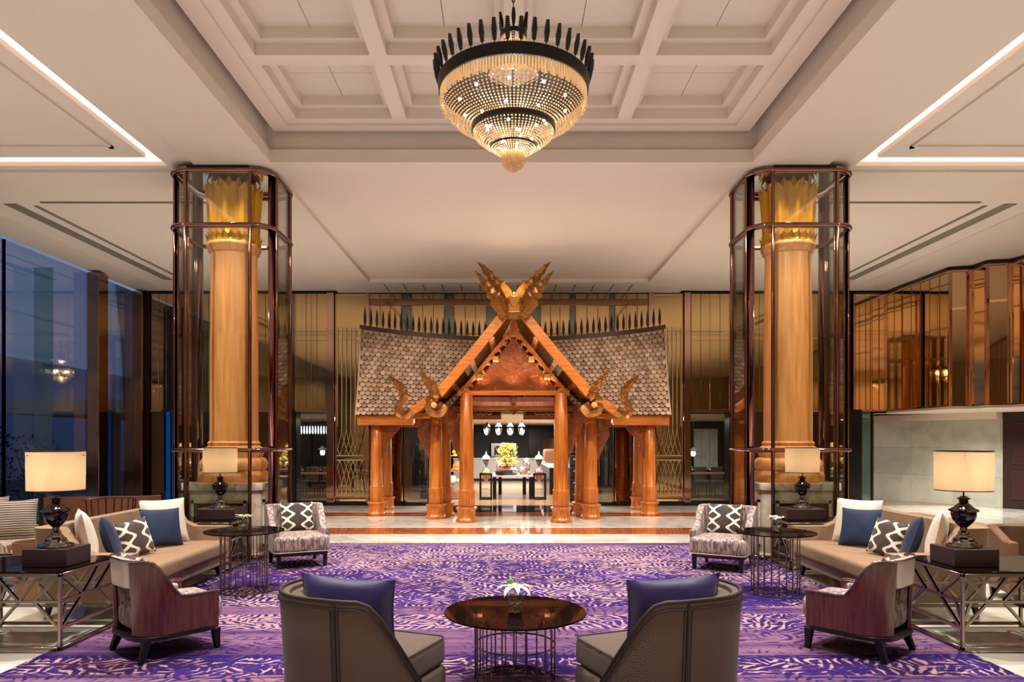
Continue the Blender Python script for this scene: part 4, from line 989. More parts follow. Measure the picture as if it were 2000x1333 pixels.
for s in (-1, 1):
    flame_mesh(pxs([(803, 802), (789, 813), (778, 806), (778, 792), (787, 778), (786, 764), (777, 751), (767, 742), (757, 731)], 15.0), [w_ * q15 for w_ in (15, 17, 15, 13, 16, 17, 13, 8, .5)], 15.05 - OY, .05, 1, s).build('naga_finial', GILT, pav, smooth=35, label='gilded curling naga finial at the lower eave')
    flame_mesh(pxs([(868, 790), (857, 803), (843, 799), (840, 785), (847, 772), (844, 758), (834, 745), (825, 733), (822, 716)], 14.6), [w_ * q15 for w_ in (20, 25, 25, 20, 19, 19, 14, 9, .5)], 14.62 - OY, .05, 1, s).build('naga_finial', GILT, pav, smooth=35, label='gilded curling naga finial at the upper eave')
    m = MB(); m.lathe([(.001, -.04), (.05, -.03), (.065, 0), (.05, .03), (.001, .04)], (0, 0, 0), 12, False, Matrix.Translation((s * (abs(X(848, 14.6) - C)), 14.56 - OY, Z(792, 14.6))) @ Matrix.Rotation(R(90), 4, 'X')); m.build('naga_eye', bpy.data.materials['cut_wood'], pav, smooth=50)
    # carved brackets
    flame_mesh(pxs([(853, 812), (878, 818), (889, 840), (893, 862), (898, 885), (903, 912)], 15.4), [w_ * q15 for w_ in (10, 34, 30, 26, 16, 2)], 15.5 - OY, .035, 1, s, amp=.12).build('bracket', CARV, pav, smooth=35, label='carved leaf bracket')
    flame_mesh(pxs([(850, 818), (832, 828), (828, 848), (834, 868), (840, 890), (846, 910)], 15.9), [w_ * q15 for w_ in (8, 26, 28, 22, 14, 2)], 16.0 - OY, .035, 1, s, amp=.12).build('bracket', CARV, pav, smooth=35)
    m = MB(); m.prism([(s * a, b_) for a, b_ in ((2.62, 2.13), (3.10, 2.13), (3.10, 1.30), (2.98, 1.52), (2.86, 1.84), (2.70, 2.0))], 16.62 - OY, 16.68 - OY); m.build('bracket', CARV, pav, bev=.01)
# crown on the gable
zc = Z(596, 14.5); qc = 14.5 / FPX
m = MB(); m.lathe([(.02, -.30), (.12, -.28), (.24, -.20), (.29, -.08), (.28, .04), (.24, .12), (.20, .14), (.22, .10), (.26, .0)], (0, 0, 0), 28, False, Matrix.Translation((0, 14.56 - OY, zc)) @ Matrix.Diagonal((1, .75, 1, 1))); bowl = m.build('crown_bowl', GILT, pav, smooth=60, solid=.01, label='engraved gilt crown cup over the gable')
for s in (-1, 1):
    for nm, sp, wd, yaw, yy in (('up', [(994, 592), (986, 571), (975, 555), (962, 542), (948, 523), (931, 504)], [20, 27, 21, 15, 12, .5], 10, 14.66), ('lo', [(990, 618), (977, 600), (964, 584), (953, 568), (942, 551), (929, 536)], [18, 28, 22, 15, 10, .5], -16, 14.44)):
        P = [(abs(X(a, 14.5) - C) / math.cos(R(yaw)), Z(b_, 14.5)) for a, b_ in sp]
        M = Matrix.Translation((0, yy - OY, 0)) @ Matrix.Rotation(R(yaw) * s, 4, 'Z')
        flame_mesh(P, [w_ * qc * 1.08 for w_ in wd], 0, .045, 1, s, M, .5).build('crown_wing', GILT, pav, smooth=35, label='gilt flame-edged wing')
    for k in range(5):                                                 # leaves laid round the cup
        a = R(-90 + s * (18 + 24 * k)); x, y = .27 * math.cos(a), .20 * math.sin(a)
        m = MB(); M = Matrix.Translation((x, 14.56 - OY + y, zc - .12)) @ Matrix.Rotation(a + R(90), 4, 'Z')
        m.add([(-.05, -.01, -.10), (.05, -.01, -.10), (.07, -.05, .04), (0, -.08, .2), (-.07, -.05, .04), (0, -.04, -.04)], [(0, 1, 5), (1, 2, 5), (2, 3, 5), (3, 4, 5), (4, 0, 5)], M); m.build('crown_leaf', GILT, pav, solid=.01)
m = MB(); m.prism([(-.12, -.18), (.12, -.18), (.10, .14), (-.10, .14)], 14.30 - OY, 14.33 - OY, 'xz', Matrix.Translation((0, 0, zc))); m.build('crown_plate', pm('gilt_plain', rgb(226, 160, 90), .12, .9), pav, bev=.02)
m = MB(); m.lathe([(.0, 0), (.07, 0), (.07, .05), (.03, .08), (.03, .16)], (0, 14.62 - OY, zc + .10), 12); m.build('spotlight', pm('chrome_small', rgb(120, 120, 120), .2, 1), pav, smooth=40)
light('POINT', 'crown_light', (C, 14.6, zc + .36), 13, WARM, shadow_soft_size=.03)

# main roof, shingled front slopes with a saddle-shaped ridge
def ridge_z(x): return 4.24 + .30 * (abs(x) / 3.73) ** 2.0
def slope(x, v):
    """v 0 at the eave, 1 at the ridge"""
    hx_ = 3.62 + (3.74 - 3.62) * v
    vv = max(v, 0.0); ex = min(v, 0.0)
    zr = ridge_z(x); z = 2.36 + (zr - 2.36) * (vv ** 1.10 + ex)
    y = 16.32 + (17.5 - 16.32) * (vv ** .92 + ex)
    return x * hx_ / 3.74, y, z
def shingle_mat():
    m, nt, b, N, L = newmat('shingle')
    g = N('ShaderNodeNewGeometry'); r = ramp(nt, [(0, rgb(150, 122, 98)), (.3, rgb(180, 150, 124)), (.7, rgb(206, 178, 152)), (1, rgb(176, 156, 142))]); L(g.outputs['Random Per Island'], r.inputs[0]); L(r.outputs[0], b.inputs['Base Color']); b.inputs['Roughness'].default_value = .7
    return m
SH = shingle_mat(); rnd = random.Random(11)
for s in (-1, 1):
    m = MB(); rows = 20; tw = .136
    for j in range(rows):
        v = j / rows; v1 = (j + 1.25) / rows
        cols = int((3.74 - .55) / tw)
        for i in range(cols + 1):
            x = s * (3.70 - tw * (i + (.5 if j % 2 else 0)))
            if abs(x) < .45: continue
            a = slope(x - tw * .48, min(v1, 1)); b_ = slope(x + tw * .48, min(v1, 1)); c_ = slope(x + tw * .48, v + .018); d_ = slope(x - tw * .48, v + .018)
            e1 = slope(x - tw * .24, v - .004); e2 = slope(x + tw * .24, v - .004)
            dy = -.065 - rnd.uniform(0, .015)
            P = [Vector(a), Vector(b_), Vector(c_) + Vector((0, dy, .012)), Vector(e2) + Vector((0, dy, .012)), Vector(e1) + Vector((0, dy, .012)), Vector(d_) + Vector((0, dy, .012))]
            P = [p - Vector((0, OY, 0)) for p in P]; Q = [p + Vector((0, .034, -.012)) for p in P]
            m.add(P + Q, [(0, 1, 2, 3, 4, 5), (2, 8, 9, 3), (3, 9, 10, 4), (4, 10, 11, 5), (1, 7, 8, 2), (5, 11, 6, 0)])
    m.build('shingle_roof', SH, pav, label='grey brown wooden fish-scale shingles')
    m = MB()
    m.grid(lambda u, v: (lambda p: (p[0], p[1] - OY + .02, p[2] - .03))(slope(s * (.3 + 3.44 * u), v)), 12, 10)
    m.grid(lambda u, v: (lambda p: (p[0], 2 * 17.5 - p[1] - OY, p[2] - .03))(slope(s * (.3 + 3.44 * u), v)), 12, 10)
    m.build('roof_deck', TEAKD, pav, solid=.03)
    m = MB(); m.tube([(lambda p: (p[0] + s * .01, p[1] - OY - .03, p[2]))(slope(s * 3.74, v / 8)) for v in range(9)], .022, 4); m.build('roof_edge', pm('edge_trim', rgb(206, 180, 150), .5) if 'edge_trim' not in bpy.data.materials else bpy.data.materials['edge_trim'], pav)
m = MB(); m.tube([(x / 10, 17.5 - OY, ridge_z(x / 10) + .03) for x in range(-375, 376, 15) if 0] or [(-3.78 + 7.56 * i / 40, 17.5 - OY, ridge_z(-3.78 + 7.56 * i / 40) + .03) for i in range(41)], .05, 4, sq=True); m.build('ridge_beam', pm('ridge_dark', rgb(66, 40, 30), .5), pav)
SPK = pm('spike_dark', rgb(44, 30, 26), .5)
sp_me = MB(); sp_me.lathe([(.012, 0), (.012, .03), (.026, .06), (.030, .14), (.018, .24), (.002, .33)], seg=6); sp0 = sp_me.build('ridge_spike', SPK, pav, smooth=40)
n_sp = 0
xs_ = [v for v in [(-3.66 + .149 * i) for i in range(50)] if abs(v) > .32]
for i, x in enumerate(xs_):
    o = sp0 if i == 0 else sp0.copy()
    if i: COL.objects.link(o); o.parent = pav
    o.location = (x, 17.5 - OY, ridge_z(x) + .07); o.scale = (1.25, 1.25, 1.15 + .3 * (abs(x) / 3.7))

# ------------------------------------------------------------ chandelier
IRON = pm('black_iron', rgb(18, 13, 11), .45, .3)
def bead_mat():
    m, nt, b, N, L = newmat('crystal_bead'); nt.nodes.remove(b); out = nt.nodes['Material Output']
    tr = N('ShaderNodeBsdfTranslucent'); tr.inputs[0].default_value = (1, .80, .56, 1)
    gl = N('ShaderNodeBsdfGlossy'); gl.inputs[0].default_value = (1, .9, .74, 1); gl.inputs['Roughness'].default_value = .12
    tp = N('ShaderNodeBsdfTransparent'); tp.inputs[0].default_value = (1, .9, .75, 1)
    m1 = N('ShaderNodeMixShader'); m1.inputs[0].default_value = .35; m2 = N('ShaderNodeMixShader'); m2.inputs[0].default_value = .22
    L(tr.outputs[0], m1.inputs[1]); L(gl.outputs[0], m1.inputs[2]); L(m1.outputs[0], m2.inputs[1]); L(tp.outputs[0], m2.inputs[2]); L(m2.outputs[0], out.inputs[0])
    return m
BEAD = bead_mat()
ch = thing('chandelier', 'large tiered crystal bead chandelier with black spiked iron ring', 'chandelier', (.07, 6.53, 4.957))
def bead_tier(prof, n, step, r, name, jitter=0):
    m = MB(); acc = []
    for i in range(len(prof) - 1):
        (r0, z0), (r1, z1) = prof[i], prof[i + 1]; l = math.hypot(r1 - r0, z1 - z0); k = max(1, int(l / step))
        for q in range(k): acc.append((r0 + (r1 - r0) * q / k, z0 + (z1 - z0) * q / k))
    acc.append(prof[-1])
    for (rr, zz) in acc:
        for k in range(n):
            a = 2 * PI * k / n; m.octa((rr * math.cos(a), rr * math.sin(a), zz), min(r, rr * PI / n * .85), r)
    return m.build(name, BEAD, ch, smooth=None, kind=None)
m = MB(); m.lathe([(.672, 0), (.69, .0), (.70, .10), (.682, .11), (.66, .10), (.672, 0)], seg=64, caps=False); m.build('iron_ring', IRON, ch, smooth=50)
m = MB(); m.lathe([(.672, .10), (.5, .16), (.25, .20), (.235, .16), (.5, .12), (.66, .08)], seg=48, caps=False); m.build('top_frame', IRON, ch, smooth=50)
m = MB()
for k in range(150):
    a = 2 * PI * k / 150; x, y = .67 * math.cos(a), .67 * math.sin(a)
    m.tube([(x, y, 0), (x * .995, y * .995, -.10 - .012 * (k % 3))], [.008, .011], 4)
m.build('crystal_fringe', BEAD, ch)
bead_tier([(.665, -.08), (.63, -.16), (.56, -.235), (.46, -.285), (.37, -.305)], 100, .0235, .0112, 'upper_bead_bowl')
m = MB(); m.lathe([(.372, -.30), (.385, -.30), (.388, -.345), (.372, -.35), (.372, -.30)], seg=48, caps=False); m.build('middle_ring', IRON, ch, smooth=50)
bead_tier([(.37, -.36), (.345, -.40), (.28, -.455), (.21, -.485)], 70, .0205, .0098, 'middle_bead_bowl')
m = MB(); m.lathe([(.205, -.483), (.215, -.483), (.215, -.498), (.205, -.5), (.205, -.483)], seg=40, caps=False); m.build('lower_ring', IRON, ch, smooth=50)
bead_tier([(.205, -.505), (.17, -.53), (.11, -.55)], 48, .016, .009, 'lower_bead_bowl')
m = MB()
for rr, n_, l in ((.10, 26, .10), (.075, 20, .13), (.045, 12, .15), (.01, 3, .17)):
    for k in range(n_):
        a = 2 * PI * k / n_; m.tube([(rr * math.cos(a), rr * math.sin(a), -.545), (rr * math.cos(a), rr * math.sin(a), -.555 - l)], [.007, .009], 4)
m.build('bottom_fringe', BEAD, ch)
bead_tier([(.108, .53), (.13, .44), (.18, .33), (.25, .23), (.31, .17)], 44, .028, .013, 'upper_bead_neck')
m = MB(); m.lathe([(.108, .52), (.123, .52), (.125, .56), (.113, .57), (.108, .52)], seg=24, caps=False); m.build('neck_ring', IRON, ch, smooth=50)
m = MB(); m.tube([(0, 0, -.3), (0, 0, .80)], .012, 6)
for k in range(4): m.tube([(0, 0, .43), (.11 * math.cos(k * PI / 2), .11 * math.sin(k * PI / 2), .53)], .006, 4)
for k in range(8): m.tube([(0, 0, -.05), (.37 * math.cos(k * PI / 4), .37 * math.sin(k * PI / 4), -.31), ], .005, 4); m.tube([(0, 0, .05), (.66 * math.cos(k * PI / 4), .66 * math.sin(k * PI / 4), .04)], .007, 4)
m.build('iron_stem', IRON, ch)
m = MB(); zz = .80
while zz < 1.24:
    k = int((zz - .8) / .055) % 2; pts_ = []
    for a in range(10):
        an = 2 * PI * a / 10; u, v = .014 * math.cos(an), .038 * math.sin(an); pts_.append((u, 0, zz + .03 + v) if k else (0, u, zz + .03 + v))
    m.tube(pts_, .0045, 5, True); zz += .055
m.lathe([(.05, 1.245), (.05, 1.262)], seg=16)
m.build('chain', IRON, ch, smooth=50)
def leaf_spike(h, lean):
    m = MB(); m.tube([(0, 0, 0), (lean * .3, 0, h * .3), (lean * .8, 0, h)], [.005, .004, .001], 4)
    for k in range(11):
        u = .16 + .8 * k / 11; x = lean * .8 * u; w_ = .026 * (1 - abs(u - .5) * 1.1) + .006
        t_ = h * (u + .085)
        m.add([(x, 0, h * (u - .02)), (x, w_, t_), (x, .002, h * (u + .055)), (x, -w_, t_), (x, -.002, h * (u + .055)), (x + w_, 0, t_), (x + .002, 0, h * (u + .055)), (x - w_, 0, t_), (x - .002, 0, h * (u + .055))],
              [(0, 1, 2), (0, 3, 4), (0, 5, 6), (0, 7, 8), (0, 1, 5), (0, 5, 3), (0, 3, 7), (0, 7, 1)])
    return m
s0 = leaf_spike(.21, .05).build('leaf_spike', IRON, ch)
for k in range(40):
    o = s0 if k == 0 else s0.copy()
    if k: COL.objects.link(o); o.parent = ch
    a = 2 * PI * (k + .5) / 40; o.location = (.69 * math.cos(a), .69 * math.sin(a), .08); o.rotation_euler = (0, 0, a)
for k in range(6):
    o = s0.copy(); COL.objects.link(o); o.parent = ch; a = 2 * PI * (k + .5) / 6; o.location = (.112 * math.cos(a), .112 * math.sin(a), .55); o.rotation_euler = (0, 0, a); o.scale = (.8, .8, .8)
BULB = emat('candle_bulb', (1, .86, .64, 1), 60)
b0 = None
for (n_, rr, zz) in ((10, .5, -.10), (6, .30, -.20), (5, .24, -.34), (3, .10, -.42), (4, .12, .38), (1, 0.03, -.49)):
    for k in range(n_):
        a = 2 * PI * k / n_ + n_ * .4
        if b0 is None:
            mb_ = MB(); mb_.ball((0, 0, 0), .014, 10, 6); b0 = mb_.build('bulb', BULB, ch, smooth=60); o = b0
        else: o = b0.copy(); COL.objects.link(o); o.parent = ch
        o.location = (rr * math.cos(a), rr * math.sin(a), zz)
for x, y, z, e in ((.3, 0, -.08, 6), (-.3, 0, -.08, 6), (0, .3, -.08, 6), (0, -.3, -.08, 6), (0, 0, -.36, 3.2), (0, 0, .35, 4), (0, 0, -.47, 1.5)):
    light('POINT', 'chandelier_glow', (.07 + x, 6.53 + y, 4.957 + z), e, (1, .84, .64), shadow_soft_size=.06)

ch2 = copy_tree(ch); ch2.location = (.07, -1.5, 4.957); ch2['label'] = 'second crystal bead chandelier hanging behind the viewer, seen only in the mirrors'; ch['group'] = ch2['group'] = 'lobby chandeliers'
# ------------------------------------------------------------ fabrics and furniture materials
def bark(name, c1, c2, scale=1, rough=.6, stretch=(34, 34, 7), sheen=.1):
    m, nt, b, N, L = newmat(name)
    tc = N('ShaderNodeTexCoord'); mp = N('ShaderNodeMapping'); mp.inputs['Scale'].default_value = tuple(v * scale for v in stretch); L(tc.outputs['Object'], mp.inputs[0])
    nz = N('ShaderNodeTexNoise'); nz.inputs['Scale'].default_value = 1; nz.inputs['Detail'].default_value = 3; nz.inputs['Distortion'].default_value = .8; L(mp.outputs[0], nz.inputs[0])
    r = ramp(nt, [(.45, c1), (.55, c2)]); L(nz.outputs[0], r.inputs[0]); L(r.outputs[0], b.inputs['Base Color']); b.inputs['Roughness'].default_value = rough; b.inputs['Sheen Weight'].default_value = sheen
    return m
BARK = bark('bark_jacquard', rgb(104, 84, 80), rgb(172, 154, 146))
SATIN = pm('satin_champagne', rgb(196, 182, 168), .3, .2, noise=.12, nscale=5, stretch=(1, 1, 8))
ROSEW = wood('rosewood', rgb(70, 30, 26), rgb(110, 54, 44), .22, 'z', 2.0, .4)
EBONY = pm('ebony_leg', rgb(16, 10, 10), .3)
TAUPE = None
def herring(name, c1, c2):
    m, nt, b, N, L = newmat(name)
    tc = N('ShaderNodeTexCoord'); sp = N('ShaderNodeSeparateXYZ'); L(tc.outputs['Object'], sp.inputs[0])
    def mt(op, a, b_=None, c_=None):
        n = N('ShaderNodeMath'); n.operation = op
        for i, v in enumerate((a, b_, c_)):
            if v is None: continue
            if isinstance(v, (int, float)): n.inputs[i].default_value = v
            else: L(v, n.inputs[i])
        return n.outputs[0]
    ph = mt('ADD', mt('ADD', sp.outputs[0], mt('MULTIPLY', sp.outputs[1], .6)), mt('MULTIPLY', mt('PINGPONG', mt('ADD', sp.outputs[2], mt('MULTIPLY', sp.outputs[1], .8)), .03), .9))
    st_ = mt('SINE', mt('MULTIPLY', ph, 620))
    r = ramp(nt, [(.2, c1), (.8, c2)]); L(mt('MULTIPLY_ADD', st_, .5, .5), r.inputs[0]); L(r.outputs[0], b.inputs['Base Color']); b.inputs['Roughness'].default_value = .8; b.inputs['Sheen Weight'].default_value = .1
    return m
HERR = herring('herringbone_taupe', rgb(64, 50, 44), rgb(108, 88, 76))
PIPE = pm('dark_piping', rgb(40, 26, 22), .55)
SOFAM = pm('camel_velvet', rgb(140, 110, 80), .7, noise=.2, nscale=10, bump=.25, bscale=30, sheen=.1)
SOFAD = pm('sofa_plinth', rgb(112, 84, 60), .6, sheen=.2)
BLUEF = pm('blue_linen', rgb(19, 37, 72), .75, noise=.22, nscale=40, stretch=(1, 1, 6), sheen=.05, bump=.2, bscale=120)
CREAM = pm('cream_silk', rgb(222, 208, 188), .45, noise=.12, nscale=14, stretch=(1, 1, 5), sheen=.3, bump=.4, bscale=24)
PURP = pm('violet_satin', rgb(34, 25, 84), .38, noise=.15, nscale=3, sheen=.2, bump=.4, bscale=7)
SKYB = pm('sky_blue_face', rgb(70, 126, 178), .6, noise=.1, nscale=20)
SMOKEG = pm('bronze_glass_top', rgb(20, 11, 9), .02, 0)
SMOKEG.node_tree.nodes['Principled BSDF'].inputs['IOR'].default_value = 1.10
METAL = pm('gunmetal', rgb(140, 126, 112), .2, 1)
CHROME = pm('smoked_chrome', rgb(150, 146, 142), .08, 1)
DWOOD = pm('espresso_box', rgb(48, 28, 28), .35, noise=.1, nscale=10)
def ogee():
    m, nt, b, N, L = newmat('ogee_trellis')
    tc = N('ShaderNodeTexCoord'); sp = N('ShaderNodeSeparateXYZ'); L(tc.outputs['Object'], sp.inputs[0])
    def mt(op, a, b_=None):
        n = N('ShaderNodeMath'); n.operation = op
        for i, v in enumerate((a, b_)):
            if v is None: continue
            if isinstance(v, (int, float)): n.inputs[i].default_value = v
            else: L(v, n.inputs[i])
        return n.outputs[0]
    p = .30; k = 2 * PI / .32
    s1_ = mt('SINE', mt('MULTIPLY', sp.outputs[2], k)); s3 = mt('SINE', mt('MULTIPLY', sp.outputs[2], k * 3))
    wv = mt('ADD', mt('MULTIPLY', s1_, .075), mt('MULTIPLY', s3, -.014))
    def fam(sg):
        t = mt('MULTIPLY', mt('ADD', sp.outputs[0], mt('MULTIPLY', wv, sg)), 1 / p)
        fr = mt('SUBTRACT', mt('FRACT', mt('ADD', t, 0.0)), .5)
        return mt('ABSOLUTE', fr)
    d = mt('MINIMUM', fam(1), fam(-1))
    r = ramp(nt, [(.072, rgb(232, 222, 204)), (.088, rgb(60, 44, 38))]); L(d, r.inputs[0]); L(r.outputs[0], b.inputs['Base Color']); b.inputs['Roughness'].default_value = .8; b.inputs['Sheen Weight'].default_value = .2
    return m
OGEE = ogee()
# ------------------------------------------------------------ cushion
def cushion_bm(w_, h, t, seed=0, n=17, sag=0):
    rnd = random.Random(seed); m = MB(); ph = rnd.uniform(0, 6)
    def surf(sg):
        def f(u, v):
            a, b_ = 2 * u - 1, 2 * v - 1
            x = a * w_ / 2 * (1 - .07 * (1 - b_ * b_)); z = b_ * h / 2 * (1 - .07 * (1 - a * a))
            e = max(0, (1 - a ** 2)) ** .42 * max(0, (1 - b_ ** 2)) ** .42
            y = sg * t / 2 * e * (1 + .06 * math.sin(5 * a + ph) * math.cos(4 * b_ + ph))
            if sg < 0: z -= sag * (1 - abs(a) ** 1.5) * max(0, b_) ** 3 * h * .9
            return (x, y, z + h / 2)
        return f
    m.grid(surf(-1), n, n); m.grid(surf(1), n, n); return m
def cushion(label, mat, loc, yaw, w_=.5, h=.5, t=.17, tilt=-14, roll=0, seed=0, back=None, group=None, trim=None, sag=0):
    """yaw: direction the front faces, angle of its outward normal; tilt leans the top back"""
    th = thing('cushion', label, 'cushion', loc, 0, group)
    th.rotation_euler = (Matrix.Rotation(yaw + PI / 2, 4, 'Z') @ Matrix.Rotation(R(tilt), 4, 'X') @ Matrix.Rotation(R(roll), 4, 'Y')).to_euler()
    m = cushion_bm(w_, h, t, seed, sag=sag)
    o = m.build('cushion_cover', mat, th, smooth=80)
    if back:
        o.data.materials.append(back)
        for p in o.data.polygons:
            if p.index >= 16 * 16: p.material_index = 1
    if trim:
        pts_ = []
        n = 16
        for k in range(4 * n):
            sd, u = divmod(k, n); u = 2 * u / n - 1
            a, b_ = [(u, -1), (1, u), (-u, 1), (-1, -u)][sd]
            z = b_ * h / 2 * (1 - .07 * (1 - a * a)) - sag * (1 - abs(a) ** 1.5) * max(0, b_) ** 3 * h * .9
            pts_.append((a * w_ / 2 * (1 - .07 * (1 - b_ * b_)), 0, z + h / 2))
        mm_ = MB(); mm_.tube(pts_, .006, 5, True); mm_.build('piping', trim, th, smooth=60)
    return th

# ------------------------------------------------------------ shells: a wall following a U-shaped plan
def u_plan(w_, d, r, n=9, back=-.5, flare=0, yo=0):
    """points from the right front, round the back, to the left front; front faces +y"""
    P = [(w_ / 2 + flare, d / 2)]
    for k in range(1, 6): P.append((w_ / 2 + flare * (1 - k / 6), d / 2 - (d - r) * k / 6))
    for k in range(n + 1):
        a = R(-90 * k / n); P.append((w_ / 2 - r + r * math.cos(a), -d / 2 + r + r * math.sin(a)))
    m_ = 8
    for k in range(1, m_): P.append((w_ / 2 - r - (w_ - 2 * r) * k / m_, -d / 2))
    Q = [(-x, y) for x, y in P[:6 + n + 1]][::-1]
    return [(x, y + yo) for x, y in P + Q]
def shell(plan, ztop, zbot, th, a0=0, a1=None, lean=0.0, inset=0.0):
    """ztop, zbot: functions of (x, y); th thickness inward; lean pushes the top outward"""
    P = plan[a0:a1]; n = len(P); m = MB(); rows = 6
    C_ = Vector((0, 0))
    O, I = [], []
    for i in range(n):
        g_ = a0 + i
        a = plan[max(g_ - 1, 0)]; b_ = plan[min(g_ + 1, len(plan) - 1)]
        t = Vector((b_[0] - a[0], b_[1] - a[1])).normalized(); nr = Vector((t.y, -t.x))
        p = Vector(P[i]); q = nr if (p + nr * .01).length > p.length else nr
        if i == 0 and g_ == 0: pass
        # outward = away from the middle of the U
        if (Vector((0, .05)) - p).dot(nr) > 0: nr = -nr
        O.append((p - nr * inset, nr)); I.append((p - nr * (th + inset), nr))
    vs = []
    for (lst, rev) in ((O, 0), (I, 1)):
        for (p, nr) in lst:
            zt_, zb = ztop(p.x, p.y), zbot(p.x, p.y)
            for r_ in range(rows + 1):
                z = zb + (zt_ - zb) * r_ / rows; off = nr * lean * max(0, z - .3)
                q = p + off; vs.append((q.x, q.y, z))
    k = rows + 1; fs = []; h = n * k
    for i in range(n - 1):
        for r_ in range(rows):
            fs.append((i * k + r_, (i + 1) * k + r_, (i + 1) * k + r_ + 1, i * k + r_ + 1))
            fs.append((h + i * k + r_, h + i * k + r_ + 1, h + (i + 1) * k + r_ + 1, h + (i + 1) * k + r_))
        fs.append((i * k + rows, (i + 1) * k + rows, h + (i + 1) * k + rows, h + i * k + rows))
        fs.append((i * k, h + i * k, h + (i + 1) * k, (i + 1) * k))
    for r_ in range(rows):
        for i in (0, n - 1): fs.append((i * k + r_, i * k + r_ + 1, h + i * k + r_ + 1, h + i * k + r_))
    m.add(vs, fs); m.top = [((p + nr * lean * max(0, ztop(p.x, p.y) - .3)), ztop(p.x, p.y)) for p, nr in O]
    return m
def rbox(x0, x1, y0, y1, z0, z1, r=.05, n=6, dome=0.0):
    """rounded cushion block"""
    m = MB(); cx_, cy_ = (x0 + x1) / 2, (y0 + y1) / 2; hx, hy = (x1 - x0) / 2, (y1 - y0) / 2
    rings = []
    for k in range(n + 1):
        a = PI / 2 * k / n; rings.append((r - r * math.sin(PI / 2 - a + 0) if 0 else r * (1 - math.sin(a)), z0 + r * (1 - math.cos(a))))
    for k in range(n + 1):
        a = PI / 2 * k / n; rings.append((r * (1 - math.cos(a)), z1 - r + r * math.sin(a)))
    seg = 7
    def ring(ins, z):
        pts_ = []; rr = max(.012, r * 1.2 - ins)
        for (sx_, sy_, a0) in ((1, -1, -90), (1, 1, 0), (-1, 1, 90), (-1, -1, 180)):
            for j in range(seg + 1):
                a = R(a0 + 90 * j / seg); pts_.append((cx_ + sx_ * (hx - ins - rr) + rr * math.cos(a), cy_ + sy_ * (hy - ins - rr) + rr * math.sin(a), z))
        return pts_
    R_ = [ring(i, z) for i, z in rings]
    # reaching in over the top for a gentle crown
    for q in (.25, .5, .75): R_.append([(cx_ + (p[0] - cx_) * (1 - q), cy_ + (p[1] - cy_) * (1 - q), z1 + dome * (1 - (1 - q) ** 2)) for p in R_[2 * n + 1]])
    N_ = len(R_[0]); vs = [p for r_ in R_ for p in r_]; fs = []
    for i in range(len(R_) - 1):
        for j in range(N_): fs.append((i * N_ + j, i * N_ + (j + 1) % N_, (i + 1) * N_ + (j + 1) % N_, (i + 1) * N_ + j))
    fs.append(tuple(range(N_ - 1, -1, -1))); m_ = (len(R_) - 1) * N_; fs.append(tuple(m_ + j for j in range(N_)))
    m.add(vs, fs); return m
def leg_mesh(x, y, h, r0=.028, r1=.018, kick=(0, 0)):
    m = MB(); m.tube([(x, y, h), (x + kick[0] * .3, y + kick[1] * .3, h * .55), (x + kick[0], y + kick[1], 0)], [r0, (r0 + r1) / 2, r1], sq=True); return m
def face(dx, dy): return math.atan2(-dx, dy)     # rotation that turns local +y to (dx, dy)

# swivel lounge chairs in the foreground: high wrap on the outer side, falling away on the inner side
def swivel_chair(label, s=1):
    """s = 1: the low side is on the chair's right; s = -1 mirrored"""
    t = thing('lounge_chair', label, 'armchair')
    plan = u_plan(.92, .74, .36, yo=-.06)
    def zt_(x, y):
        x *= s
        if x > 0: q = max(0, x - .26) + max(0, y + .36); return max(.09, .81 - 1.12 * q)
        q = max(0, y - .02); return max(.09, .81 - 1.6 * q)
    sm_ = shell(plan, zt_, lambda x, y: .06, .06, 0, None, .06)
    sm_.build('shell', HERR, t, smooth=50, bev=.012)
    top = [(p, z) for p, z in sm_.top if z > .10]
    m = MB(); m.tube([(p.x * .985, p.y * .985, z + .006) for p, z in top], .013, 8); m.build('top_piping', PIPE, t, smooth=60)
    m = MB(); m.tube([(p.x * 1.008, p.y * 1.008, z - .035) for p, z in top], .006, 6); m.build('welt', PIPE, t, smooth=60)
    m = MB(); m.tube([(s * .10, -.434 - .06 * max(0, z - .3), z) for z in (.80, .6, .4, .2, .07)], .010, 8); m.build('back_seam', PIPE, t, smooth=60)
    m = MB()
    for dx in (-.026, .026): m.tube([(s * .10 + dx, -.431 - .06 * max(0, z - .3), z) for z in (.765, .6, .4, .2, .07)], .004, 6)
    m.build('seam_welt', PIPE, t, smooth=60)
    def zi(x, y): return max(.36, zt_(x, y) - .02)
    ok_ = [i for i, q_ in enumerate(plan) if zt_(*q_) > .46]
    m = shell(plan, zi, lambda x, y: .28, .08, ok_[0], ok_[-1] + 1, .05, .06); m.build('inner_back', HERR, t, smooth=50, bev=.02)
    rbox(-.38, .38, -.30, .42, .25, .43, .045, dome=.015).build('seat', HERR, t, smooth=60)
    rbox(-.39, .39, -.30, .40, .06, .245, .03).build('seat_base', HERR, t, smooth=60)
    m = MB(); m.lathe([(.24, 0), (.25, .02), (.06, .04), (.05, .06)], seg=24); m.build('swivel_base', EBONY, t, smooth=40)
    m = MB(); m.tube([(x, y, .425) for x, y in rrect(0, .06, .375, .355, .06)], .006, 5, True); m.build('seat_piping', PIPE, t, smooth=60)
    return t
lc = swivel_chair('brown herringbone swivel armchair in the left foreground, back to the viewer', 1); lc.location = (-.90, 4.48, .018); lc.rotation_euler = (0, 0, face(.375, .927))
rc2 = swivel_chair('brown herringbone swivel armchair in the right foreground, back to the viewer', -1); rc2.location = (.96, 4.48, .018); rc2.rotation_euler = (0, 0, face(-.375, .927))
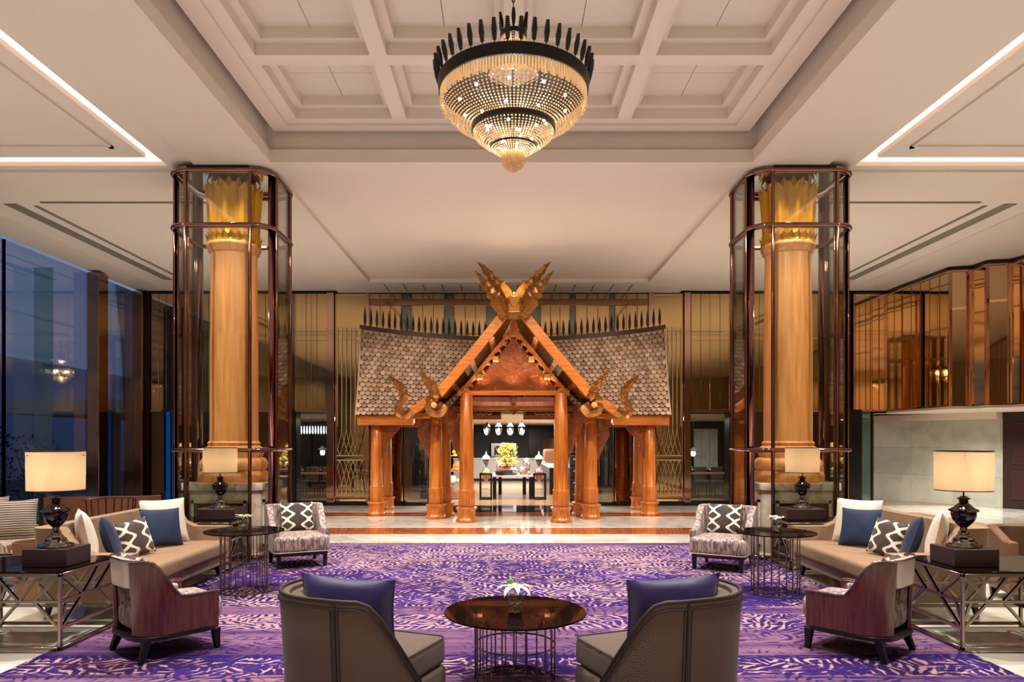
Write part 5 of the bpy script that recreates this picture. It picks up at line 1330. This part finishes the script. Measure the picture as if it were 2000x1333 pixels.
def rel(o, v): return Matrix.Translation(o.location) @ Matrix.Rotation(o.rotation_euler.z, 4, 'Z') @ Vector(v)
for o, nm, s in ((lc, 'left', 1), (rc2, 'right', -1)):
    p = rel(o, (s * -.02, -.13, .44)); yaw = o.rotation_euler.z + PI / 2
    cushion('glossy violet blue square cushion with sky blue front in the %s foreground armchair' % nm, SKYB, p, yaw, .68, .46, .20, -3, 0, 3 if s > 0 else 5, back=PURP, trim=PURP, sag=.10)

# tub chairs with rosewood sides
def tub_chair(label):
    t = thing('tub_chair', label, 'armchair')
    plan = u_plan(.70, .64, .26, yo=-.02); n_ = len(plan)
    def zt_(x, y):
        u = min(1, max(0, (y + .24) / .24)); u = u * u * (3 - 2 * u); return .79 - .30 * u
    zb = lambda x, y: .20
    k0 = 6 + 8
    for a, b_ in ((0, k0), (n_ - k0, n_)):
        shell(plan, zt_, zb, .03, a, b_, .06).build('side_panel', ROSEW, t, smooth=50, bev=.005, label='glossy striped rosewood side panel')
    shell(plan, lambda x, y: .80, lambda x, y: .57, .05, k0 - 1, n_ - k0 + 1, .06).build('back_pad', SATIN, t, smooth=50, bev=.012, label='satin champagne back rail')
    for a, b_ in ((1, k0), (n_ - k0, n_ - 1)):
        m = shell(plan, lambda x, y: zt_(x, y) - .012, lambda x, y: .30, .07, a, b_, .04, .032); m.build('inner_padding', BARK, t, smooth=50, bev=.02)
    m = shell(plan, lambda x, y: .79, lambda x, y: .57, .03, k0 - 1, n_ - k0 + 1, .06, .052); m.build('inner_back', BARK, t, smooth=50)
    sm_ = shell(plan, zt_, zb, .03, 0, n_, .06)
    m = MB(); m.tube([(p.x * 1.0, p.y * 1.0, z + .004) for p, z in sm_.top], .009, 8); m.build('chrome_edge', CHROME, t, smooth=60)
    rbox(-.265, .265, -.295, .41, .20, .44, .09, dome=.03).build('seat', BARK, t, smooth=60)
    m = MB(); m.prism(rrect(0, .02, .345, .36, .2), .165, .20, 'xy'); m.build('base_frame', EBONY, t, bev=.005)
    for x, y, kx, ky in ((-.27, -.25, -.02, -.05), (.27, -.25, .02, -.05), (-.29, .30, -.01, .01), (.29, .30, .01, .01)):
        leg_mesh(x, y, .17, .032, .02, (kx, ky)).build('leg', EBONY, t, bev=.004)
    return t
tc1 = tub_chair('rosewood sided tub chair with bark pattern seat, beside the left lattice table'); tc1.location = (-2.85, 5.89, .018); tc1.rotation_euler = (0, 0, face(.66, .75))
tc2 = place(tc1, (2.96, 5.89, .018), face(-.66, .75), 'rosewood sided tub chair with bark pattern seat, beside the right lattice table')
for o, nm in ((tc1, 'left'), (tc2, 'right')):
    cushion('brown and cream trellis cushion inside the %s rosewood tub chair' % nm, OGEE, rel(o, (0, -.17, .465)), o.rotation_euler.z + PI / 2, .44, .36, .12, -14, 0, 7)

# slipper chairs at the far side of the rug
def slipper(label):
    t = thing('slipper_chair', label, 'armchair')
    plan = u_plan(.76, .70, .10)
    def zt_(x, y):
        u = min(1, max(0, (y + .16) / .34)); u = u * u * (3 - 2 * u); return .83 - .30 * u
    shell(plan, zt_, lambda x, y: .20, .09, 0, None, .03).build('backrest', BARK, t, smooth=50, bev=.02)
    rbox(-.37, .37, -.28, .45, .21, .44, .06, dome=.02).build('seat', BARK, t, smooth=60)
    m = MB(); m.prism(rrect(0, .04, .35, .38, .06), .17, .205, 'xy'); m.build('base_frame', EBONY, t, bev=.005)
    m = MB(); m.tube([(x, y, .225) for x, y in rrect(0, .085, .372, .367, .07)], .006, 5, True); m.build('welt', SATIN, t, smooth=60)
    for x, y in ((-.31, -.27), (.31, -.27), (-.31, .36), (.31, .36)):
        leg_mesh(x, y, .19, .03, .02, (0, -.03 if y < 0 else 0)).build('leg', EBONY, t, bev=.004)
    return t
sc1 = slipper('bark patterned slipper chair at the far left of the rug'); sc1.location = (-2.95, 9.98, .018); sc1.rotation_euler = (0, 0, face(.46, -.89))
sc2 = place(sc1, (3.0, 9.72, .018), face(-.50, -.86), 'bark patterned slipper chair at the far right of the rug')
for o, nm in ((sc1, 'left'), (sc2, 'right')):
    cushion('brown and cream trellis cushion on the far %s slipper chair' % nm, OGEE, rel(o, (-.03 if nm == 'left' else .03, -.08, .45)), o.rotation_euler.z + PI / 2, .46, .42, .13, -18, 0, 9)

# sofas 
def sofa(label):
    """front faces +y, 2.45 m wide"""
    t = thing('sofa', label, 'sofa'); W_ = 1.22
    rbox(-W_ + .1, W_ - .1, -.28, .52, .28, .46, .05, dome=.015).build('seat', SOFAM, t, smooth=60)
    m = MB(); m.prism(rrect(0, .0, W_ - .06, .48, .08), .16, .29, 'xy'); m.build('base', SOFAD, t, bev=.012)
    plan = u_plan(2 * W_, .98, .14)
    def zt_(x, y):
        u = min(1, max(0, (y + .22) / .22)); u = u * u * (3 - 2 * u); return .90 - .26 * u
    shell(plan, zt_, lambda x, y: .17, .15, 0, None, .05).build('back_and_arms', SOFAM, t, smooth=50, bev=.035, bseg=3)
    for k in (-1, 1):
        m = MB(); m.box(k * .4 - .003, k * .4 + .003, -.375, -.365, .47, .88); m.build('back_seam', SOFAD, t)
    for x, y in ((-1.08, -.40), (1.08, -.40), (-1.08, .38), (1.08, .38), (0, .38)):
        leg_mesh(x, y, .17, .03, .018, (0, -.03 if y < 0 else .02)).build('leg', EBONY, t, bev=.004)
    return t
so1 = sofa('camel velvet sofa on the left with five cushions'); so1.location = (-4.13, 8.10, .0); so1.rotation_euler = (0, 0, face(1, 0))
so2 = place(so1, (4.25, 8.10, .0), face(-1, 0), 'camel velvet sofa on the right with five cushions')
for s, nm in ((-1, 'left'), (1, 'right')):
    cx_ = -4.13 if s < 0 else 4.25
    fx = lambda q: cx_ - s * q                                             # q forward of the sofa centre
    yawc = 0 if s < 0 else PI                                              # towards the lobby axis
    def turn(deg): return (R(deg) if s < 0 else PI - R(deg))
    cushion('large cream silk cushion in the far corner of the %s sofa' % nm, CREAM, (fx(-.12), 8.86, .475), turn(-38), .58, .56, .18, -14, 0, 1)
    cushion('blue linen cushion leaning on the cream one, far end of the %s sofa' % nm, BLUEF, (fx(.02), 8.50, .47), turn(-34), .50, .48, .16, -16, -2 * s, 2)
    cushion('small brown and cream trellis cushion in the middle of the %s sofa' % nm, OGEE, (fx(.08), 7.86, .47), turn(-18), .44, .42, .14, -18, 6 * s, 4)
    cushion('blue linen cushion leaning on the cream one, near end of the %s sofa' % nm, BLUEF, (fx(.0), 7.53, .475), turn(30), .50, .50, .16, -18, -6 * s, 6)
    cushion('cream silk cushion in the near corner of the %s sofa' % nm, CREAM, (fx(-.12), 7.28, .475), turn(34), .58, .58, .18, -12, 0, 8)

# lattice side tables
def lattice_table(label, w_=1.1, d=.84, h=.67):
    t = thing('lattice_table', label, 'side table')
    hx, hy, q = w_ / 2, d / 2, .028
    m = MB(); m.box(-hx, hx, -hy, hy, h - .012, h); m.build('glass_top', SMOKEG, t, bev=.003)
    for zz in (h - .03, .035):
        m = MB()
        for yy in (-hy + q / 2, hy - q / 2): m.bar((-hx, yy, zz), (hx, yy, zz), q)
        for xx in (-hx + q / 2, hx - q / 2): m.bar((xx, -hy, zz), (xx, hy, zz), q)
        m.build('rail', METAL, t, bev=.003, bseg=1)
    for a in (-hx + q / 2, hx - q / 2):
        for b_ in (-hy + q / 2, hy - q / 2):
            m = MB(); m.bar((a, b_, 0), (a, b_, h - .015), q); m.build('leg', METAL, t, bev=.003, bseg=1)
    z1, z0, zm = h - .03, .20, .42
    def face_lat(L_, M):
        m = MB(); n_ = max(1, round(2 * L_ / .55)); sg = 2 * L_ / n_
        m.bar((-L_, 0, z0), (L_, 0, z0), q * .9, None, M)
        m.bar((-L_, 0, zm), (L_, 0, zm), q * .8, None, M)
        for k in range(n_):
            a = -L_ + sg * k; c_ = a + sg / 2
            for (p, r_) in (((a, z1), (c_ - sg * .12, zm)), ((a + sg, z1), (c_ + sg * .12, zm)), ((c_ - sg * .12, zm), (a, z0)), ((c_ + sg * .12, zm), (a + sg, z0)), ((c_ - sg * .12, zm), (c_ + sg * .2, z1)), ((a + sg * .1, zm), (a, z0 + .3 * (zm - z0)))):
                m.bar((p[0], 0, p[1]), (r_[0], 0, r_[1]), q * .75, None, M)
        m.build('lattice', METAL, t)
    for yy in (-hy + q / 2, hy - q / 2): face_lat(hx - q, Matrix.Translation((0, yy, 0)))
    for xx in (-hx + q / 2, hx - q / 2): face_lat(hy - q, Matrix.Translation((xx, 0, 0)) @ Matrix.Rotation(R(90), 4, 'Z'))
    return t
lt1 = lattice_table('large bronze metal lattice side table with smoked glass top, front left corner'); lt1.location = (-3.66 - .55, 6.23, .003)
lt2 = place(lt1, (3.75 + .55, 6.23, .003), 0, 'large bronze metal lattice side table with smoked glass top, front right corner')
lt3 = lattice_table('bronze lattice side table between the left sofa and the left glass case', .85, .68); lt3.location = (-3.68 - .42, 9.78, 0)
lt4 = place(lt3, (3.80 + .42, 9.78, 0), 0, 'bronze lattice side table between the right sofa and the right glass case')
# lamps on boxes
SHADE = None
def shade_mat():
    m, nt, b, N, L = newmat('linen_shade'); nt.nodes.remove(b); out = nt.nodes['Material Output']
    tc = N('ShaderNodeTexCoord'); wv = N('ShaderNodeTexNoise'); mp = N('ShaderNodeMapping'); mp.inputs['Scale'].default_value = (60, 60, 400); L(tc.outputs['Object'], mp.inputs[0]); wv.inputs['Scale'].default_value = 1.2; L(mp.outputs[0], wv.inputs[0])
    r = ramp(nt, [(.3, (.78, .55, .32, 1)), (.7, (.92, .70, .45, 1))]); L(wv.outputs[0], r.inputs[0])
    d = N('ShaderNodeBsdfDiffuse'); d.inputs[0].default_value = (.52, .40, .26, 1); tr = N('ShaderNodeBsdfTranslucent'); L(r.outputs[0], tr.inputs[0])
    mx = N('ShaderNodeMixShader'); mx.inputs[0].default_value = .62; L(d.outputs[0], mx.inputs[1]); L(tr.outputs[0], mx.inputs[2]); L(mx.outputs[0], out.inputs[0])
    return m
SHADE = shade_mat(); TRIMD = pm('shade_rim', rgb(44, 26, 14), .6); BRASSB = emat('lamp_bulb', (1, .86, .6, 1), 25)
def urn_lamp(label, loc, k=1.0, energy=2.4):
    t = thing('table_lamp', label, 'table lamp', loc)
    m = MB(); m.lathe([(.135, 0), (.14, .012), (.135, .025), (.10, .03), (.095, .045), (.085, .05), (.082, .07), (.06, .085), (.055, .10), (.045, .105), (.045, .125), (.030, .14), (.028, .17), (.04, .18)], seg=36); m.build('lamp_foot', CHROME, t, smooth=35)
    m = MB(); m.lathe([(.035, .175), (.06, .20), (.088, .235), (.098, .28), (.098, .305), (.115, .31), (.118, .32), (.10, .33), (.075, .345), (.05, .37), (.035, .385), (.035, .41), (.05, .415), (.05, .425), (.03, .435), (.03, .44), (.012, .445)], seg=36); m.build('urn', pm('smoked_glass_urn', rgb(62, 56, 58), .04, 1) if 'smoked_glass_urn' not in bpy.data.materials else bpy.data.materials['smoked_glass_urn'], t, smooth=35)
    m = MB(); m.tube([(0, 0, .44), (0, 0, .66)], .007, 8)
    for a in range(3): m.tube([(0, 0, .80), (.25 * k * math.cos(a * 2.094), .25 * k * math.sin(a * 2.094), .80)], .003, 5)
    m.tube([(0, 0, .66), (0, 0, .80)], .004, 6); m.build('stem', BLACK, t, smooth=50)
    r_ = .226 * k; z0, z1 = .49, .84
    m = MB(); m.lathe([(r_ * .985, z0), (r_, z1)], seg=56, caps=False); m.build('lamp_shade', SHADE, t, smooth=60)
    m = MB(); m.lathe([(r_ * .988, z0), (r_ * .992, z0 + .008), (r_ * .975, z0 + .008), (r_ * .975, z0), (r_ * .988, z0)], seg=56, caps=False); m.build('shade_rim', TRIMD, t, smooth=60)
    m = MB(); m.lathe([(r_ * 1.003, z1), (r_ * 1.003, z1 - .008), (r_ * .985, z1 - .008), (r_ * .985, z1), (r_ * 1.003, z1)], seg=56, caps=False); m.build('shade_rim', TRIMD, t, smooth=60)
    m = MB(); m.ball((0, 0, .64), .03, 12, 8, (1, 1, 1.3)); m.build('bulb', BRASSB, t, smooth=60)
    light('POINT', 'lamp_glow', (0, 0, .645), energy, (1, .68, .36), parent=t, shadow_soft_size=.035)
    return t
def box_riser(label, loc, w_, d, h):
    m = MB(); m.box(-w_ / 2, w_ / 2, -d / 2, d / 2, 0, h); o = m.build('box_riser', DWOOD, label=label, cat='box', bev=.006); o.location = loc; return o
box_riser('espresso wooden box on the front left lattice table, under the lamp', (-3.93, 6.19, .674), .38, .36, .152)
box_riser('espresso wooden box on the front right lattice table, under the lamp', (4.01, 6.19, .674), .38, .36, .152)
box_riser('small espresso wooden box on the far left lattice table', (-3.97, 9.85, .671), .52, .42, .15)
box_riser('small espresso wooden box on the far right lattice table', (4.10, 9.85, .671), .52, .42, .15)
urn_lamp('large urn table lamp with lit drum shade, front left', (-3.94, 6.19, .826))
urn_lamp('large urn table lamp with lit drum shade, front right', (4.01, 6.19, .826))
urn_lamp('urn table lamp with lit drum shade in front of the left glass case', (-3.97, 9.82, .821))
urn_lamp('urn table lamp with lit drum shade in front of the right glass case', (4.12, 9.82, .821))

# round tables on wire drums
def wire_table(label, R_, rr, h, n_=22):
    t = thing('round_table', label, 'side table')
    m = MB(); m.lathe([(R_ - .006, h - .014), (R_, h - .010), (R_, h - .003), (R_ - .004, h)], seg=72); m.build('tabletop', SMOKEG, t, smooth=20)
    m = MB()
    for k in range(n_):
        a = 2 * PI * k / n_ + .1; m.tube([(rr * math.cos(a), rr * math.sin(a), .004), (rr * math.cos(a), rr * math.sin(a), h - .014)], .006, 6)
    m.build('wire_drum', METAL, t, smooth=60)
    for zz in (.008, h * .52, h - .022):
        m = MB(); m.tube([(rr * math.cos(2 * PI * k / 40), rr * math.sin(2 * PI * k / 40), zz) for k in range(40)], .006, 6, True); m.build('hoop', METAL, t, smooth=60)
    return t
rt0 = wire_table('low round smoked glass table on bronze wire drum between the foreground armchairs', .515, .29, .50); rt0.location = (.067, 5.13, .018)
rt1 = wire_table('tall round smoked glass table on wire drum beside the left sofa', .445, .26, .70, 20); rt1.location = (-3.02, 8.16, .018)
rt2 = place(rt1, (3.07, 8.05, .018), 0, 'tall round smoked glass table on wire drum beside the right sofa')
# vases and lilies
PETAL = pm('lily_petal', rgb(240, 236, 226), .5); PETAL.node_tree.nodes['Principled BSDF'].inputs['Subsurface Weight'].default_value = .1
GREEN = pm('bud_green', rgb(92, 150, 52), .5); WATER = pm('pebbles_water', rgb(222, 200, 172), .15, noise=.5, nscale=60)
def petal(m, base, az, L_, w_, curl):
    prev = None; vs = []; n_ = 8
    for i in range(n_ + 1):
        u = i / n_; ang = R(62) - curl * u * 1.9; 
        if i == 0: p = Vector((0, 0, 0))
        else: p = prev + Vector((math.cos(ang), 0, math.sin(ang))) * (L_ / n_)
        prev = p; ww = w_ * math.sin(PI * min(.98, .12 + .86 * u)) ** .8 * .5
        for s in (-1, 0, 1): vs.append((p.x, s * ww, p.z - (0 if s == 0 else -.006)))
    M = Matrix.Translation(base) @ Matrix.Rotation(az, 4, 'Z')
    fs = []
    for i in range(n_):
        for k in range(2): fs.append((i * 3 + k, i * 3 + k + 1, i * 3 + k + 4, i * 3 + k + 3))
    m.add(vs, fs, M)
def vase(loc, r, h, lab_v, lab_f, big=True):
    v = thing('glass_vase', lab_v, 'vase', loc)
    m = MB(); m.lathe([(r * .8, 0), (r * .82, .004), (r, h)], seg=28, caps=False); m.lathe([(.001, .002), (r * .8, .002)], seg=28, caps=False); m.build('vase_glass', CLR, v, smooth=50)
    m = MB(); m.lathe([(r * .74, .006), (r * .88, h * .55), (.001, h * .55)], seg=24, caps=True); m.build('water', glass('water%d' % int(loc[1] * 100), (1, .96, .88, 1), .05, .96), v, smooth=40)
    m = MB(); rp_ = random.Random(5)
    for k in range(60): a = rp_.uniform(0, 6.28); q = r * .72 * math.sqrt(rp_.random()); m.ball((q * math.cos(a), q * math.sin(a), .012 + rp_.random() * h * .42), .010, 6, 4)
    m.build('pebbles', WATER, v, smooth=60)
    f = thing('lily' if big else 'flower_posy', lab_f, 'flower', (loc[0], loc[1], loc[2] + h * .55 + .001))
    if big:
        m = MB(); c0 = (0, 0, h * .45 + .005)
        for k in range(8): petal(m, c0, R(-90 + 45 * k + 8), .165, .044, 1.0 + .2 * (k % 2))
        m.build('petals', PETAL, f, smooth=60, solid=.002)
        m = MB(); m.ball((-.035, .02, h * .45 + .07), .017, 10, 8, (1.5, .8, 1.2)); m.build('bud', GREEN, f, smooth=60)
        m = MB()
        for k in range(5): m.tube([c0, (.02 * math.cos(k * 1.25), .02 * math.sin(k * 1.25), h * .45 + .08)], .0022, 4)
        m.build('stamens', pm('stamen', rgb(190, 200, 120), .6), f)
    else:
        m = MB(); rnd = random.Random(int(loc[1] * 100))
        for k in range(9):
            a = rnd.uniform(0, 6.28); q = rnd.uniform(.2, 1) * .075
            for j in range(5): petal(m, (q * math.cos(a), q * math.sin(a), h * .45 + rnd.uniform(.0, .03)), a + R(72 * j), .05, .024, .8)
        m.build('petals', PETAL if loc[0] > 0 else pm('petal_cream', rgb(226, 222, 176), .5), f, smooth=60, solid=.0015)
        m = MB()
        for k in range(5): a = k * 1.25; m.tube([(0, 0, h * .4), (.06 * math.cos(a), .06 * math.sin(a), h * .4 + .05)], .003, 4)
        m.build('leaves', GREEN, f)
    m = MB()
    for k in range(3): a = k * 2.1; m.tube([(r * .3 * math.cos(a), r * .3 * math.sin(a), .0), (0, 0, h * .45 + .02)], .003, 5)
    m.build('stems', GREEN, f)
vase((.067, 5.06, .519), .062, .15, 'clear glass tumbler vase on the low centre table', 'white lily with one green bud in the centre table vase')
vase((-3.02, 8.12, .719), .062, .135, 'small glass cube vase on the left wire drum table', 'cream flower posy in the vase on the left wire drum table', False)
vase((3.07, 8.0, .719), .06, .135, 'small glass cube vase on the right wire drum table', 'white flower posy in the vase on the right wire drum table', False)

# far left daybed and wire chair, low wooden screen
STR = None
def stripes():
    m, nt, b, N, L = newmat('striped_weave')
    tc = N('ShaderNodeTexCoord'); wv = N('ShaderNodeTexWave'); wv.wave_type = 'BANDS'; wv.bands_direction = 'Z'; wv.inputs['Scale'].default_value = 11; wv.inputs['Distortion'].default_value = .8; L(tc.outputs['Object'], wv.inputs[0])
    r = ramp(nt, [(.2, rgb(74, 60, 54)), (.5, rgb(150, 132, 118)), (.8, rgb(190, 176, 160))]); L(wv.outputs[0], r.inputs[0]); L(r.outputs[0], b.inputs['Base Color']); b.inputs['Roughness'].default_value = .8
    return m
STR = stripes()
db = thing('daybed', 'dark framed bench with striped seat pad at the far left edge', 'bench', (-6.55, 8.6, 0))
rbox(-.9, .9, -.35, .35, .42, .55, .04).build('seat_pad', bark('seat_pad_weave', rgb(120, 90, 76), rgb(196, 180, 160)), db, smooth=60)
m = MB(); m.box(-.9, .9, -.35, .35, .36, .415); m.build('frame', BLACK, db)
for a in (-.84, .84):
    for b_ in (-.3, .3): leg_mesh(a, b_, .36, .025, .02).build('leg', BLACK, db)
    m = MB(); m.bar((a, -.3, .03), (a, .3, .34), .02); m.build('brace', BLACK, db)
cushion('striped grey brown cushion at the left picture edge on the bench', STR, (-6.50, 8.78, .56), R(-70), .52, .50, .16, -10, 0, 11)
cushion('striped grey brown cushion on the bench left of the front lamp', STR, (-6.02, 8.62, .56), R(-60), .52, .48, .16, -12, 0, 12)
wc = thing('wire_chair', 'dark wire basket chair behind the front left lamp', 'chair', (-5.55, 9.9, 0), face(.3, -.9))
m = MB()
for k in range(13):
    a = R(-200 + 220 * k / 12); x, y = .33 * math.cos(a), .30 * math.sin(a)
    m.tube([(x * .55, y * .55 + .02, .40), (x * .9, y * .9, .62), (x, y, .93 if abs(k - 6) < 5 else .75)], .008, 5)
for zz, q in ((.5, .78), (.62, .9), (.93, 1.0)): m.tube([(.33 * q * math.cos(R(-190 + 200 * k / 16)), .30 * q * math.sin(R(-190 + 200 * k / 16)), zz) for k in range(17)], .008, 5)
m.build('wire_back', EBONY, wc)
m = MB(); m.lathe([(.30, .40), (.31, .43), (.28, .46)], seg=24); m.build('seat', bark('seat2', rgb(70, 60, 56), rgb(100, 88, 80)), wc, smooth=50)
for a in (-.2, .2):
    for b_ in (-.2, .2): leg_mesh(a, b_, .40, .016, .012, (a * .3, b_ * .3)).build('leg', EBONY, wc)
bk = MB(); bk.lathe([(.18, 0), (.20, .36), (.185, .36), (.17, .1)], seg=28); o = bk.build('side_tub', pm('leather_tub', rgb(128, 82, 56), .5), smooth=50, label='round brown leather tub behind the front left lamp box', cat='tub'); o.location = (-5.28, 7.9, 0); o.scale = (1, 1, 1.75)
sc_ = thing('wood_screen', 'low dark walnut screen in front of the bronze window column', 'screen', (-6.6, 11.6, 0), R(14))
m = MB(); m.box(-.9, .9, -.02, .02, .1, .84); m.build('panel', pm('walnut_low', rgb(110, 66, 44), .35, noise=.2), sc_, bev=.005)
for a in (-.9, .9): m = MB(); m.box(a - .03, a + .03, -.04, .04, 0, .9); m.build('post', BLACK, sc_)
# brown tub chair behind the right lamp
bt = thing('leather_chair', 'brown leather club chair behind the front right lamp', 'armchair', (5.75, 7.75, 0), face(-.2, -.98))
pl2 = u_plan(.70, .70, .25)
shell(pl2, lambda x, y: .80 - .12 * min(1, max(0, (y + .1) / .3)), lambda x, y: .12, .10, 0, None, .03).build('backrest', pm('brown_leather', rgb(112, 78, 58), .4), bt, smooth=50, bev=.02)
rbox(-.25, .25, -.22, .34, .14, .44, .05).build('seat', pm('dark_leather', rgb(84, 56, 42), .4), bt, smooth=60)
for a in (-.26, .26):
    for b_ in (-.25, .27): leg_mesh(a, b_, .13, .03, .02).build('leg', EBONY, bt)
